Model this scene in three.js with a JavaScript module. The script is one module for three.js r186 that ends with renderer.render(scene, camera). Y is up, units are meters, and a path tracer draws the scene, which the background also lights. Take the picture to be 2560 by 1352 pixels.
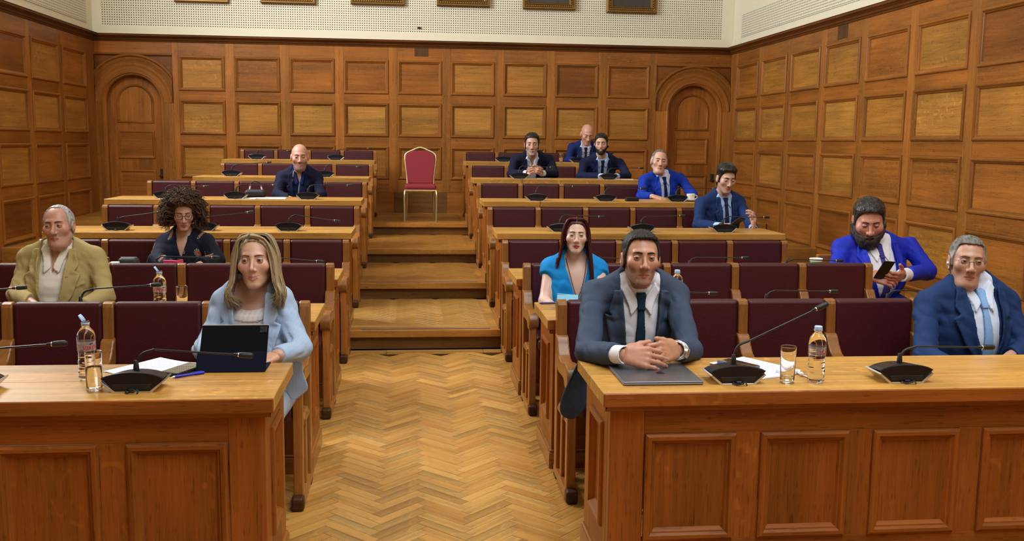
import * as THREE from 'three';
import { mergeGeometries, mergeVertices } from 'three/addons/utils/BufferGeometryUtils.js';
import { RoundedBoxGeometry } from 'three/addons/geometries/RoundedBoxGeometry.js';
import { RectAreaLightUniformsLib } from 'three/addons/lights/RectAreaLightUniformsLib.js';
import { FontLoader } from 'three/addons/loaders/FontLoader.js';

// ---------------------------------------------------------------- camera, sky, light, exposure
const scene = new THREE.Scene();
const camera = new THREE.PerspectiveCamera(31.47, 2560 / 1352, 0.05, 80);
camera.position.set(0, 1.6117, 0);
camera.rotation.set(-0.1318, -0.1045, 0.0127, 'YXZ');
const renderer = new THREE.WebGLRenderer();
renderer.toneMapping = THREE.LinearToneMapping;
renderer.toneMappingExposure = 0.84;
renderer.shadowMap.enabled = true;
RectAreaLightUniformsLib.init();
scene.background = new THREE.Color().setRGB(0.55, 0.72, 1.0);      // clear daylight outside the windows
function areaLight(w, h, color, power, pos, target) {
  const l = new THREE.RectAreaLight(color, power, w, h);
  l.position.set(...pos); l.lookAt(...target); scene.add(l); return l;
}
const DAY = new THREE.Color().setRGB(0.96, 0.985, 1.0), WARM = new THREE.Color().setRGB(1.0, 0.84, 0.62);
// daylight: tall windows high in the left wall and a roof light over the front of the hall, right of the aisle
const SKY = { x0: 0.2, x1: 3.2, z0: -4.4, z1: 2.0 };
const WIN_L = [[-9.7, 1.7], [-7.8, 1.7]], WIN_Y = [3.45, 6.05];      // z, width; sill and head
areaLight(SKY.x1 - SKY.x0, SKY.z1 - SKY.z0, DAY, 8.6, [(SKY.x0 + SKY.x1) / 2, 6.46, (SKY.z0 + SKY.z1) / 2], [(SKY.x0 + SKY.x1) / 2, 0, (SKY.z0 + SKY.z1) / 2 - 0.001]);
for (const [z, w] of WIN_L) areaLight(w, 2.6, DAY, 25, [-4.16, 4.75, z], [0, 2.9, z]);
// ---------------------------------------------------------------- helpers
function rng(seed) { let s = seed >>> 0; return () => { s = (s + 0x6D2B79F5) | 0; let t = Math.imul(s ^ (s >>> 15), 1 | s); t = (t + Math.imul(t ^ (t >>> 7), 61 | t)) ^ t; return ((t ^ (t >>> 14)) >>> 0) / 4294967296; }; }
const R0 = rng(7);
const used = {};
function numbered(n) { if (!(n in used)) { used[n] = 0; return n; } used[n]++; return n + '_' + String(used[n]).padStart(3, '0'); }
function mesh(name, geo, mat, parent) {
  const m = new THREE.Mesh(geo, mat); m.castShadow = true; m.receiveShadow = true;
  m.name = parent ? name : numbered(name); (parent || scene).add(m); return m;
}
function thing(name, label, category, pos = [0, 0, 0], turn = 0, group) {
  const o = new THREE.Group(); o.name = numbered(name); o.position.set(...pos); o.rotation.y = turn;
  o.userData = { label, category }; if (group) o.userData.group = group; scene.add(o); return o;
}
function struct(name, label, category) { const o = new THREE.Group(); o.name = name; o.userData = { kind: 'structure', label, category }; scene.add(o); return o; }
const lerp = (a, b, t) => a + (b - a) * t, clamp = (x, a, b) => Math.min(b, Math.max(a, x)), smooth = (a, b, x) => { const t = clamp((x - a) / (b - a), 0, 1); return t * t * (3 - 2 * t); };
// tileable value noise
function hash(x, y, s) { let h = Math.imul(x, 374761393) ^ Math.imul(y, 668265263) ^ Math.imul(s, 1274126177); h = Math.imul(h ^ (h >>> 13), 1274126177); return ((h ^ (h >>> 16)) >>> 0) / 4294967296; }
function pnoise(x, y, px, py, s) {
  const xi = Math.floor(x), yi = Math.floor(y), fx = x - xi, fy = y - yi, u = fx * fx * (3 - 2 * fx), v = fy * fy * (3 - 2 * fy);
  const m = (a, p) => ((a % p) + p) % p, x0 = m(xi, px), x1 = m(xi + 1, px), y0 = m(yi, py), y1 = m(yi + 1, py);
  return lerp(lerp(hash(x0, y0, s), hash(x1, y0, s), u), lerp(hash(x0, y1, s), hash(x1, y1, s), u), v);
}
const sr = (c) => Math.round(255 * (c <= 0.0031308 ? 12.92 * c : 1.055 * Math.pow(c, 1 / 2.4) - 0.055));
function tex(w, h, fn, srgb = true) {     // fn(u, v) gives linear r, g, b in 0..1
  const d = new Uint8Array(w * h * 4);
  for (let y = 0; y < h; y++) for (let x = 0; x < w; x++) {
    const c = fn(x / w, y / h), i = 4 * (y * w + x);
    for (let k = 0; k < 3; k++) d[i + k] = srgb ? sr(clamp(c[k], 0, 1)) : Math.round(255 * clamp(c[k], 0, 1));
    d[i + 3] = 255;
  }
  const t = new THREE.DataTexture(d, w, h); t.wrapS = t.wrapT = THREE.RepeatWrapping; t.magFilter = THREE.LinearFilter; t.minFilter = THREE.LinearMipmapLinearFilter; t.generateMipmaps = true;
  if (srgb) t.colorSpace = THREE.SRGBColorSpace; t.needsUpdate = true; return t;
}
// oak: u runs along the grain; one tile is 2 m by 1 m
function oak(seed, figure, fleck) {
  return (u, v) => {
    const w = 0.5 * pnoise(u * 4, v * 6, 4, 6, seed) + 0.25 * pnoise(u * 9, v * 14, 9, 14, seed + 1);
    const vv = v + 0.018 * (w - 0.4);
    const broad = pnoise(u * 2, vv * 9, 2, 9, seed + 2) - 0.5, mid = pnoise(u * 5, vv * 42, 5, 42, seed + 3) - 0.5, fine = pnoise(u * 14, vv * 190, 14, 190, seed + 4) - 0.5;
    const pore = pnoise(u * 46, vv * 330, 46, 330, seed + 5);
    let g = 1 + figure * broad + 0.28 * mid + 0.24 * fine - 0.34 * smooth(0.72, 0.95, pore);
    const f = pnoise(u * 70 + 2.4 * pnoise(u * 12, v * 30, 12, 30, seed + 8), v * 34, 70, 34, seed + 6), zone = smooth(0.5, 0.75, pnoise(u * 3, v * 5, 3, 5, seed + 7));
    g += fleck * zone * (smooth(0.74, 0.9, f) - 0.3 * smooth(0.3, 0.1, f));
    const stain = pnoise(u * 7, v * 5, 7, 5, seed + 9) - 0.5; g *= 1 + 0.22 * stain;
    const red = 0.06 * broad;
    return [0.52 * g * (1 + red), 0.52 * g, 0.52 * g * (1 - red - 0.10 * fine)];
  };
}
const oakA = tex(1024, 640, oak(11, 0.40, 0.16)), oakB = tex(1024, 640, oak(47, 0.30, 0.32));
const grainBump = tex(512, 512, (u, v) => { const p = pnoise(u * 46, v * 260, 46, 260, 21), q = pnoise(u * 8, v * 60, 8, 60, 22); const g = 0.7 - 0.5 * smooth(0.66, 0.95, p) + 0.25 * (q - 0.5); return [g, g, g]; }, false);
for (const t of [oakA, oakB, grainBump]) t.repeat.set(0.5, 1);
function wood(r, g, b, rough = 0.42, map = oakA, bump = 0.0004, coat = 0.04) {
  return new THREE.MeshPhysicalMaterial({ color: new THREE.Color().setRGB(r / 0.52, g / 0.52, b / 0.52), map, roughness: rough, specularIntensity: 0.4, bumpMap: grainBump, bumpScale: bump, clearcoat: coat, clearcoatRoughness: 0.35 });
}
function flat(r, g, b, rough = 0.6, metal = 0, extra = {}) { return new THREE.MeshPhysicalMaterial({ color: new THREE.Color().setRGB(r, g, b), roughness: rough, metalness: metal, ...extra }); }
// chamfered box, uv in metres, u along the grain axis
function cbox(x0, x1, y0, y1, z0, z1, grain = 'x', c = 0.004, off) {
  const lo = [Math.min(x0, x1), Math.min(y0, y1), Math.min(z0, z1)], hi = [Math.max(x0, x1), Math.max(y0, y1), Math.max(z0, z1)];
  c = Math.min(c, 0.45 * Math.min(hi[0] - lo[0], hi[1] - lo[1], hi[2] - lo[2]));
  const P = [], N = [], U = [], ga = 'xyz'.indexOf(grain), ou = off ? off[0] : R0() * 2, ov = off ? off[1] : R0();
  const put = (pts) => {
    const a = pts[0], b = pts[1], d = pts[2];
    const e = [b[0] - a[0], b[1] - a[1], b[2] - a[2]], f = [d[0] - a[0], d[1] - a[1], d[2] - a[2]];
    let n = [e[1] * f[2] - e[2] * f[1], e[2] * f[0] - e[0] * f[2], e[0] * f[1] - e[1] * f[0]];
    const mid = [0, 1, 2].map((k) => pts.reduce((s, q) => s + q[k], 0) / pts.length - (lo[k] + hi[k]) / 2);
    if (n[0] * mid[0] + n[1] * mid[1] + n[2] * mid[2] < 0) { pts = pts.slice().reverse(); n = n.map((x) => -x); }
    const L = Math.hypot(...n) || 1; n = n.map((x) => x / L);
    let k = [0, 1, 2].reduce((m, i) => (Math.abs(n[i]) > Math.abs(n[m]) + 1e-3 ? i : m), 0);
    const ax = [0, 1, 2].filter((i) => i !== k), ua = ax.includes(ga) ? ga : ax[0], va = ax.find((i) => i !== ua);
    for (let i = 1; i + 1 < pts.length; i++) for (const q of [pts[0], pts[i], pts[i + 1]]) { P.push(...q); N.push(...n); U.push(q[ua] + ou, q[va] + ov + (k === ga ? 0.37 : 0)); }
  };
  const s = (i, j) => (i ? hi[j] : lo[j]), t = (i, j) => (i ? hi[j] - c : lo[j] + c);
  const V = (i, j, k, ax) => [ax === 0 ? s(i, 0) : t(i, 0), ax === 1 ? s(j, 1) : t(j, 1), ax === 2 ? s(k, 2) : t(k, 2)];
  for (let ax = 0; ax < 3; ax++) for (let i = 0; i < 2; i++) {
    const q = [[0, 0], [1, 0], [1, 1], [0, 1]].map(([a, b]) => { const v = [0, 0, 0]; v[ax] = i; v[(ax + 1) % 3] = a; v[(ax + 2) % 3] = b; return V(...v, ax); }); put(q);
  }
  for (let ax = 0; ax < 3; ax++) { const b1 = (ax + 1) % 3, b2 = (ax + 2) % 3;      // edges along ax
    for (const i of [0, 1]) for (const j of [0, 1]) { const at = (e, f) => { const v = [0, 0, 0]; v[ax] = e; v[b1] = i; v[b2] = j; return V(...v, f); }; put([at(0, b1), at(1, b1), at(1, b2), at(0, b2)]); } }
  for (const i of [0, 1]) for (const j of [0, 1]) for (const k of [0, 1]) put([V(i, j, k, 0), V(i, j, k, 1), V(i, j, k, 2)]);
  return geom(P, N, U);
}
function geom(P, N, U, C) {
  const g = new THREE.BufferGeometry(); g.setAttribute('position', new THREE.Float32BufferAttribute(P, 3));
  if (N) g.setAttribute('normal', new THREE.Float32BufferAttribute(N, 3)); g.setAttribute('uv', new THREE.Float32BufferAttribute(U || new Array(P.length / 3 * 2).fill(0), 2));
  if (C) g.setAttribute('color', new THREE.Float32BufferAttribute(C, 3));
  if (!N) g.computeVertexNormals(); return g;
}
// rectangular moulding with mitred corners in the xy plane, facing +z; prof = [inset, height] from outside to inside
function rectMould(x0, x1, y0, y1, prof, z = 0) {
  const P = [], N = [], U = [], ou = R0() * 2, ov = R0();
  const loop = (d, h) => [[x0 + d, y0 + d, z + h], [x1 - d, y0 + d, z + h], [x1 - d, y1 - d, z + h], [x0 + d, y1 - d, z + h]];
  for (let i = 0; i + 1 < prof.length; i++) {
    const A = loop(...prof[i]), B = loop(...prof[i + 1]), L = Math.hypot(prof[i + 1][0] - prof[i][0], prof[i + 1][1] - prof[i][1]), l0 = 0.02 * i;
    for (let k = 0; k < 4; k++) {
      const a = A[k], b = A[(k + 1) % 4], c = B[(k + 1) % 4], d = B[k], al = k % 2, e = [b[0] - a[0], b[1] - a[1], 0], f = [d[0] - a[0], d[1] - a[1], d[2] - a[2]];
      const n = [e[1] * f[2], -e[0] * f[2], e[0] * f[1] - e[1] * f[0]], q = Math.hypot(...n) || 1;
      for (const [p, v] of [[a, 0], [b, 0], [c, 1], [a, 0], [c, 1], [d, 1]]) { P.push(...p); N.push(n[0] / q, n[1] / q, n[2] / q); U.push(p[al] + ou, ov + l0 + v * L); }
    }
  }
  return geom(P, N, U);
}
// profile of [out, up] points swept straight along x from x0 to x1; out is +z
function strip(x0, x1, prof, off) {
  const P = [], N = [], U = [], ou = R0() * 2, ov = R0();
  let l = 0;
  for (let i = 0; i + 1 < prof.length; i++) {
    const [z0, y0] = prof[i], [z1, y1] = prof[i + 1], L = Math.hypot(z1 - z0, y1 - y0), n = [0, -(z1 - z0) / L, (y1 - y0) / L], s = -1;
    const a = [x0, y0, z0], b = [x1, y0, z0], c = [x1, y1, z1], d = [x0, y1, z1];
    for (const [p, v] of [[a, 0], [b, 0], [c, 1], [a, 0], [c, 1], [d, 1]]) { P.push(...p); N.push(...n); U.push(p[0] + ou, ov + l + v * L); }
    l += L;
  }
  for (const [x, nx] of [[x0, -1], [x1, 1]]) {                         // end caps as a fan
    const c = [x, prof.reduce((s, q) => s + q[1], 0) / prof.length, prof.reduce((s, q) => s + q[0], 0) / prof.length];
    for (let i = 0; i < prof.length; i++) { const a = prof[i], b = prof[(i + 1) % prof.length], tri = nx > 0 ? [c, [x, a[1], a[0]], [x, b[1], b[0]]] : [c, [x, b[1], b[0]], [x, a[1], a[0]]]; for (const p of tri) { P.push(...p); N.push(nx, 0, 0); U.push(p[2] + ou, p[1] + ov); } }
  }
  return geom(P, N, U);
}
function lathe(pts, seg = 32) { return new THREE.LatheGeometry(pts.map(([r, y]) => new THREE.Vector2(r, y)), seg); }
function tube(pts, r, seg = 24, rad = 8, closed = false) { return new THREE.TubeGeometry(new THREE.CatmullRomCurve3(pts.map((p) => new THREE.Vector3(...p)), closed), seg, r, rad, closed); }
function merge(list) { return mergeGeometries(list.map((g) => { const h = g.index ? g.toNonIndexed() : g; for (const k of Object.keys(h.attributes)) if (!['position', 'normal', 'uv'].includes(k)) h.deleteAttribute(k); if (!h.attributes.uv) h.setAttribute('uv', new THREE.Float32BufferAttribute(new Array(h.attributes.position.count * 2).fill(0), 2)); return h; })); }
function extrude(pts, depth, bevel = 0.003, holes = []) {
  const s = new THREE.Shape(pts.map(([a, b]) => new THREE.Vector2(a, b)));
  for (const h of holes) s.holes.push(new THREE.Path(h.map(([a, b]) => new THREE.Vector2(a, b))));
  return new THREE.ExtrudeGeometry(s, { depth: depth - 2 * bevel, bevelEnabled: bevel > 0, bevelThickness: bevel, bevelSize: bevel, bevelSegments: 2, curveSegments: 6 }).translate(0, 0, bevel);
}
// ---------------------------------------------------------------- room
const XL = -4.255, XR = 4.565, ZB = -13.671, ZF = 4.6, YC = 6.5, CORN = 3.0;
const ZROW = [-3.169, -4.555, -5.972, -7.401, -8.879, -10.366, -11.955], LEV = [0, 0, 0, 0.157, 0.314, 0.465, 0.617], DEEP = 0.538;
const W = {
  mid: wood(0.290, 0.102, 0.017, 0.40), dark: wood(0.215, 0.071, 0.012, 0.40), warm: wood(0.325, 0.120, 0.022, 0.40), rail: wood(0.280, 0.101, 0.018, 0.38), stile: wood(0.325, 0.124, 0.024, 0.36),
  gold: wood(0.410, 0.193, 0.039, 0.40, oakB), gold2: wood(0.365, 0.162, 0.030, 0.40, oakB), mould: wood(0.260, 0.094, 0.017, 0.34), corn: wood(0.120, 0.041, 0.009, 0.42), block: wood(0.085, 0.038, 0.012, 0.5),
  desk: wood(0.285, 0.086, 0.013, 0.38, oakB), deskPanel: wood(0.265, 0.079, 0.012, 0.38, oakB), top: wood(0.500, 0.259, 0.056, 0.36, oakB, 0.0003, 0.22), top2: wood(0.460, 0.227, 0.047, 0.36, oakB, 0.0003, 0.22), bench: wood(0.330, 0.124, 0.023, 0.30, oakA, 0.0003, 0.5), shoe: wood(0.060, 0.024, 0.008, 0.35),
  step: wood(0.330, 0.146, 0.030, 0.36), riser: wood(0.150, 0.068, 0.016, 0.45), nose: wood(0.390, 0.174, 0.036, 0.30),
};
const PLANK = [[0.500, 0.262, 0.064], [0.465, 0.230, 0.052], [0.535, 0.292, 0.077], [0.430, 0.200, 0.043], [0.482, 0.244, 0.057]].map((c) => wood(...c, 0.30, oakA, 0.0002, 0.35));
const plaster = flat(0.80, 0.755, 0.585, 0.85), felt = flat(0.15, 0.135, 0.085, 0.95);
const holes = tex(64, 64, (u, v) => { const d = Math.hypot(u - 0.5, v - 0.5); const a = smooth(0.20, 0.25, d); return [a, a, a]; }, false);
holes.repeat.set(1 / 0.0313, 1 / 0.0313);
const perforated = new THREE.MeshStandardMaterial({ color: new THREE.Color().setRGB(0.76, 0.73, 0.58), roughness: 0.85, alphaMap: holes, alphaTest: 0.5 });
const PROF = [[0, 0.001], [0.002, 0.010], [0.010, 0.017], [0.022, 0.017], [0.030, 0.010], [0.034, 0.004], [0.042, 0.001], [0.050, -0.013]];
const ROWS = [[2.265, 2.733], [1.675, 2.140], [1.085, 1.545], [0.485, 0.950], [-0.105, 0.360]];
function panelled(g, x0, x1, cols, rows, ybot, seed) {
  const r = rng(seed), ys = rows.map((q) => q);
  const edges = [x0, ...cols.flat(), x1];
  for (let i = 0; i < edges.length; i += 2) if (edges[i + 1] - edges[i] > 0.01) mesh('stile', cbox(edges[i], edges[i + 1], ybot, 2.91, -0.03, 0, 'y', 0.0015), r() < 0.5 ? W.stile : W.warm, g);
  for (const [a, b] of cols) {
    let top = 2.91;
    rows.forEach(([y0, y1], k) => {
      if (y1 < ybot + 0.05) return;
      mesh('rail', cbox(a, b, y1, top, -0.032, -0.001, 'x', 0.0015), r() < 0.4 ? W.rail : W.mid, g);
      const yb = Math.max(y0, ybot + 0.02);
      const t = r(), m = k === 1 ? (t < 0.7 ? W.gold : W.gold2) : k === 2 ? (t < 0.5 ? W.gold2 : W.warm) : t < 0.40 ? W.mid : t < 0.66 ? W.warm : t < 0.86 ? W.gold2 : W.dark;
      const pn = mesh('panel', cbox(a + 0.045, b - 0.045, yb + 0.045, y1 - 0.045, -0.035, -0.0128, 'x', 0.001), m, g);
      mesh('panel_moulding', rectMould(a, b, yb, y1, PROF), W.mould, pn);
      top = yb;
    });
    if (top > ybot + 0.03) mesh('rail', cbox(a, b, ybot, top, -0.032, -0.001, 'x', 0.0015), W.rail, g);
  }
}
const CORNICE = [[0, 2.905], [0.012, 2.908], [0.016, 2.922], [0.030, 2.932], [0.034, 2.948], [0.060, 2.966], [0.082, 2.974], [0.085, 2.992], [0.092, 3.0], [0, 3.0]];
const cornice = struct('trim_1', 'dark oak cornice running round the room above the panelling', 'cornice');
mesh('cornice_run', strip(XL, XR, CORNICE).translate(0, 0, ZB), W.corn, cornice);
mesh('cornice_run', strip(ZB, ZF, CORNICE).rotateY(-Math.PI / 2).translate(XR, 0, 0), W.corn, cornice);
mesh('cornice_run', strip(-ZF, -ZB, CORNICE).rotateY(Math.PI / 2).translate(XL, 0, 0), W.corn, cornice);

// back wall
const wb = struct('wall_back', 'oak panelled back wall with cream plaster and acoustic panel above', 'wall'); wb.position.z = ZB;
mesh('masonry', cbox(XL - 0.3, XR + 0.3, -0.3, YC + 0.2, -0.6, -0.28, 'x', 0.001), plaster, wb);
mesh('plaster', merge([cbox(XL - 0.1, XR + 0.1, 3.0, 3.112, -0.28, -0.004, 'x', 0.001), cbox(XL - 0.1, -4.137, 3.112, YC, -0.28, -0.004, 'x', 0.001), cbox(4.418, XR + 0.1, 3.112, YC, -0.28, -0.004, 'x', 0.001), cbox(-4.137, 4.418, 5.2, YC, -0.28, -0.004, 'x', 0.001)]), plaster, wb);
const perf = (x0, x1, y0, y1) => { const g = new THREE.PlaneGeometry(x1 - x0, y1 - y0); const u = g.attributes.uv; for (let i = 0; i < u.count; i++) u.setXY(i, u.getX(i) * (x1 - x0), u.getY(i) * (y1 - y0)); return g.translate((x0 + x1) / 2, (y0 + y1) / 2, 0); };
mesh('acoustic_panel', perf(-4.137, 4.418, 3.112, 5.2).translate(0, 0, -0.008), perforated, wb);
mesh('felt_backing', cbox(-4.137, 4.418, 3.112, 5.2, -0.06, -0.05, 'x', 0.001), felt, wb);
mesh('sensor', merge([cbox(0.075, 0.125, 3.166, 3.186, -0.006, 0.018, 'x', 0.003), cbox(0.085, 0.115, 3.186, 3.192, -0.006, 0.012, 'x', 0.002)]), flat(0.02, 0.02, 0.02, 0.5), wb);
const bcols = []; for (let i = 0; i < 9; i++) { const c = -2.847 + 0.7388 * i; bcols.push([c - 0.307, c + 0.307]); }
panelled(wb, -3.235, 3.475, bcols, ROWS.slice(0, 3), 0.907, 5);
for (let i = 0; i < 9; i++) mesh('base_board', cbox(-3.235 + 0.7456 * i, -3.235 + 0.7456 * (i + 1), 0.6, 0.905, -0.03, 0.006, 'x', 0.003), i % 2 ? W.rail : W.riser, wb);
mesh('frieze_block', cbox(0.035, 0.225, 2.792, 2.905, -0.02, 0.004, 'y', 0.002), W.block, wb);

// arched doors at both ends of the back wall
function polar(cx, cy, prof, a0, a1, n, xmin, xmax) {       // prof = [radius, z]; arc swept from a0 to a1
  const P = [], U = []; let l = 0;
  const pt = (r, z, a) => [clamp(cx + r * Math.cos(a), xmin, xmax), cy + r * Math.sin(a), z];
  for (let i = 0; i + 1 < prof.length; i++) {
    const [r0, z0] = prof[i], [r1, z1] = prof[i + 1], L = Math.hypot(r1 - r0, z1 - z0);
    for (let k = 0; k < n; k++) { const a = lerp(a0, a1, k / n), b = lerp(a0, a1, (k + 1) / n); for (const [r, z, q, v] of [[r1, z1, a, 1], [r0, z0, b, 0], [r0, z0, a, 0], [r1, z1, a, 1], [r1, z1, b, 1], [r0, z0, b, 0]]) { P.push(...pt(r, z, q)); U.push(q * 0.5 + cx, l + v * L + cy); } }
    l += L;
  }
  return geom(P, null, U);
}
function disc(cx, cy, r, y0, z, halfw) {                      // arched flat board: half disc above a rectangle
  const s = new THREE.Shape(); s.moveTo(-halfw, y0 - cy); s.lineTo(halfw, y0 - cy); s.lineTo(halfw, 0); s.absarc(0, 0, r, 0, Math.PI, false); s.lineTo(-halfw, y0 - cy);
  const g = new THREE.ExtrudeGeometry(s, { depth: 0.03, bevelEnabled: false, curveSegments: 24 }); const u = g.attributes.uv; for (let i = 0; i < u.count; i++) { const a = u.getX(i); u.setXY(i, u.getY(i), a); } return g.translate(cx, cy, z - 0.03);
}
function archDoor(n, cx, label, xmin, xmax, lockSide) {
  const d = struct('door_' + n, label, 'door'); d.position.z = ZB; const cy = 2.10, fl = 0.617;
  mesh('door_leaf', disc(cx, cy, 0.36, fl, -0.105, 0.36), W.mid, d);
  // leaf panels
  const pr = [[0.245, -0.105], [0.238, -0.092], [0.226, -0.092], [0.212, -0.104], [0.205, -0.104]], ptop = [];
  mesh('panel_moulding', merge([polar(cx, cy, pr, 0, Math.PI, 24, -9, 9), ...[-1, 1].map((s) => { const P = pr.map(([r, z]) => [s * r, z]); const g = []; for (let i = 0; i + 1 < P.length; i++) { const a = P[i], b = P[i + 1]; g.push(geom([cx + a[0], 1.856, a[1], cx + b[0], 1.856, b[1], cx + b[0], cy, b[1], cx + a[0], 1.856, a[1], cx + b[0], cy, b[1], cx + a[0], cy, a[1]], null, [1.8, 0, 1.8, 0.02, 2.1, 0.02, 1.8, 0, 2.1, 0.02, 2.1, 0])); } return merge(g); }), strip(cx - 0.245, cx + 0.245, [[-0.105, 1.82], [-0.092, 1.827], [-0.092, 1.842], [-0.105, 1.856]])]), W.mould, d);
  mesh('panel', disc(cx, cy, 0.207, 1.85, -0.103, 0.207), n === 1 ? W.warm : W.mid, d);
  for (const [y0, y1] of [[1.337, 1.721], [0.80, 1.183]]) { mesh('panel_moulding', rectMould(cx - 0.245, cx + 0.245, y0, y1, [[0, 0], [0.004, 0.013], [0.018, 0.014], [0.034, 0.003], [0.040, 0.001]], -0.105), W.mould, d); mesh('panel', cbox(cx - 0.208, cx + 0.208, y0 + 0.037, y1 - 0.037, -0.12, -0.1035, 'x', 0.001), n === 1 ? W.mid : W.warm, d); }
  mesh('lock_plate', merge([cbox(cx + lockSide * 0.335 - 0.03, cx + lockSide * 0.335 + 0.03, 1.10, 1.20, -0.105, -0.085, 'y', 0.004), cbox(cx + lockSide * 0.335 - 0.045, cx + lockSide * 0.335 + 0.03, 1.095, 1.115, -0.085, -0.055, 'x', 0.006)]), flat(0.05, 0.045, 0.035, 0.4, 0.6), d);
  // jambs and archivolt
  const ring = [[0.358, -0.12], [0.358, -0.02], [0.372, -0.004], [0.386, -0.004], [0.392, 0.012], [0.402, 0.012], [0.410, 0.004], [0.470, 0.004], [0.500, 0.012], [0.516, 0.012], [0.522, 0.004], [0.600, 0.010], [0.618, 0.028], [0.640, 0.028], [0.648, 0.0]];
  mesh('archivolt', polar(cx, cy, ring, 0, Math.PI, 48, xmin, xmax), W.rail, d);
  for (const s of [-1, 1]) {
    const e = s < 0 ? xmin : xmax, w = Math.abs(e - cx);
    const pj = [[0.358, -0.12], [0.358, -0.02], [0.372, -0.004], [0.386, -0.004], [0.392, 0.012], [0.402, 0.012], [0.410, 0.002], [w, 0.002]], P = [], U = []; let l = 0;
    for (let i = 0; i + 1 < pj.length; i++) { const a = pj[i], b = pj[i + 1], L = Math.hypot(b[0] - a[0], b[1] - a[1]); for (const [q, y, v] of [[a, fl, 0], [b, fl, 1], [b, cy, 1], [a, fl, 0], [b, cy, 1], [a, cy, 0]]) { P.push(cx + s * q[0], y, q[1]); U.push(y, l + v * L + cx + s); } l += L; }
    mesh('jamb', geom(P, null, U), W.stile, d);
  }
  mesh('spandrel', cbox(xmin, xmax, 2.05, 2.91, -0.05, -0.018, 'x', 0.001), W.dark, d).visible = true;
  mesh('frieze_board', cbox(xmin, xmax, 2.755, 2.91, -0.03, 0.0, 'x', 0.002), W.mid, d);
  mesh('spandrel_moulding', merge([strip(xmin, xmax, [[-0.018, 2.722], [0.0, 2.726], [0.012, 2.738], [0.012, 2.752], [0, 2.756]])]), W.mould, d);
  return d;
}
// the spandrel board has the arch cut out of it
archDoor(1, -3.766, 'arched oak door with three panels beside the wall in shade', XL, -3.235, 1);
archDoor(2, 4.045, 'arched oak door with three panels near the person in royal blue', 3.475, XR, 1);
for (const d of scene.children.filter((o) => /^door_/.test(o.name))) {
  const sp = d.children.find((c) => c.name === 'spandrel'), left = d.name === 'door_1', cx = left ? -3.766 : 4.045, x0 = left ? XL : 3.475, x1 = left ? -3.235 : XR;
  const s = new THREE.Shape(); s.moveTo(x0 - cx, 0); const n = 40; const lim = (x) => clamp(x, x0 - cx, x1 - cx);
  s.moveTo(lim(-9), 0.64); for (let i = n; i >= 0; i--) { const a = Math.PI * i / n; s.lineTo(lim(0.63 * Math.cos(a)), 0.63 * Math.sin(a)); } s.lineTo(lim(9), 0.64); s.lineTo(lim(-9), 0.64);
  const g = new THREE.ExtrudeGeometry(s, { depth: 0.02, bevelEnabled: false }); sp.geometry = g.translate(cx, 2.10, -0.04);
}

// side walls (built along local x, then turned)
function sideWall(name, label, turn, x, cols, lo, hi, perfs, win, block) {
  const g = struct(name, label, 'wall'); g.position.x = x; g.rotation.y = turn;
  panelled(g, lo, hi, cols, ROWS, 0.0, name.length * 3 + 1);
  mesh('masonry', cbox(lo - 0.3, hi + 0.3, -0.3, 3.0, -0.4, -0.033, 'x', 0.001), plaster, g);
  if (block) mesh('frieze_block', cbox(block - 0.12, block + 0.12, 2.76, 2.905, -0.02, 0.003, 'y', 0.002), W.block, g);
  const cuts = [lo, ...win.flatMap(([c, w]) => [c - w / 2, c + w / 2]), hi], pl = [];
  if (win.length) { pl.push(cbox(lo, hi, 3.0, WIN_Y[0], -0.35, -0.004, 'x', 0.001), cbox(lo, hi, WIN_Y[1], YC, -0.35, -0.004, 'x', 0.001)); for (let i = 0; i < cuts.length; i += 2) pl.push(cbox(cuts[i], cuts[i + 1], WIN_Y[0], WIN_Y[1], -0.35, -0.004, 'x', 0.001)); }
  else pl.push(cbox(lo, hi, 3.0, YC, -0.35, -0.014, 'x', 0.001), cbox(lo, hi, 3.0, 3.112, -0.014, -0.004, 'x', 0.001));
  mesh('plaster', merge(pl), plaster, g);
  for (const [a, b] of perfs) { mesh('acoustic_panel', perf(a, b, 3.112, 3.42).translate(0, 0, 0.004), perforated, g); mesh('felt_backing', cbox(a, b, 3.112, 3.42, -0.006, -0.002, 'x', 0.001), felt, g); }
  return g;
}
const rcols = []; for (let i = 0; i < 11; i++) rcols.push([-13.38 + 0.979 * i, -12.54 + 0.979 * i]);
sideWall('wall_right', 'oak panelled right wall with cream acoustic band above', -Math.PI / 2, XR, rcols, ZB, ZF, [[-13.3, -2]], [], -10.05);
const lcols = []; for (let i = 10; i >= 0; i--) lcols.push([12.45 - 0.979 * i, 13.31 - 0.979 * i]);
sideWall('wall_left', 'oak panelled left wall in shade with cream band and high windows', Math.PI / 2, XL, lcols, -ZF, -ZB, [[10.7, 13.45]], WIN_L.map(([z, w]) => [-z, w]).reverse());
const wf = struct('wall_front', 'front wall behind the viewpoint, oak below and cream above', 'wall');
mesh('plaster', cbox(XL, XR, 3.0, YC, ZF, ZF + 0.35, 'x', 0.001), plaster, wf); mesh('wainscot', cbox(XL, XR, -0.3, 3.0, ZF, ZF + 0.35, 'x', 0.001), W.mid, wf);
const pane = new THREE.MeshPhysicalMaterial({ color: 0xffffff, transmission: 1, thickness: 0, roughness: 0.02, ior: 1.5 }), sash = flat(0.75, 0.73, 0.68, 0.5);
let wn = 0;
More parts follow.
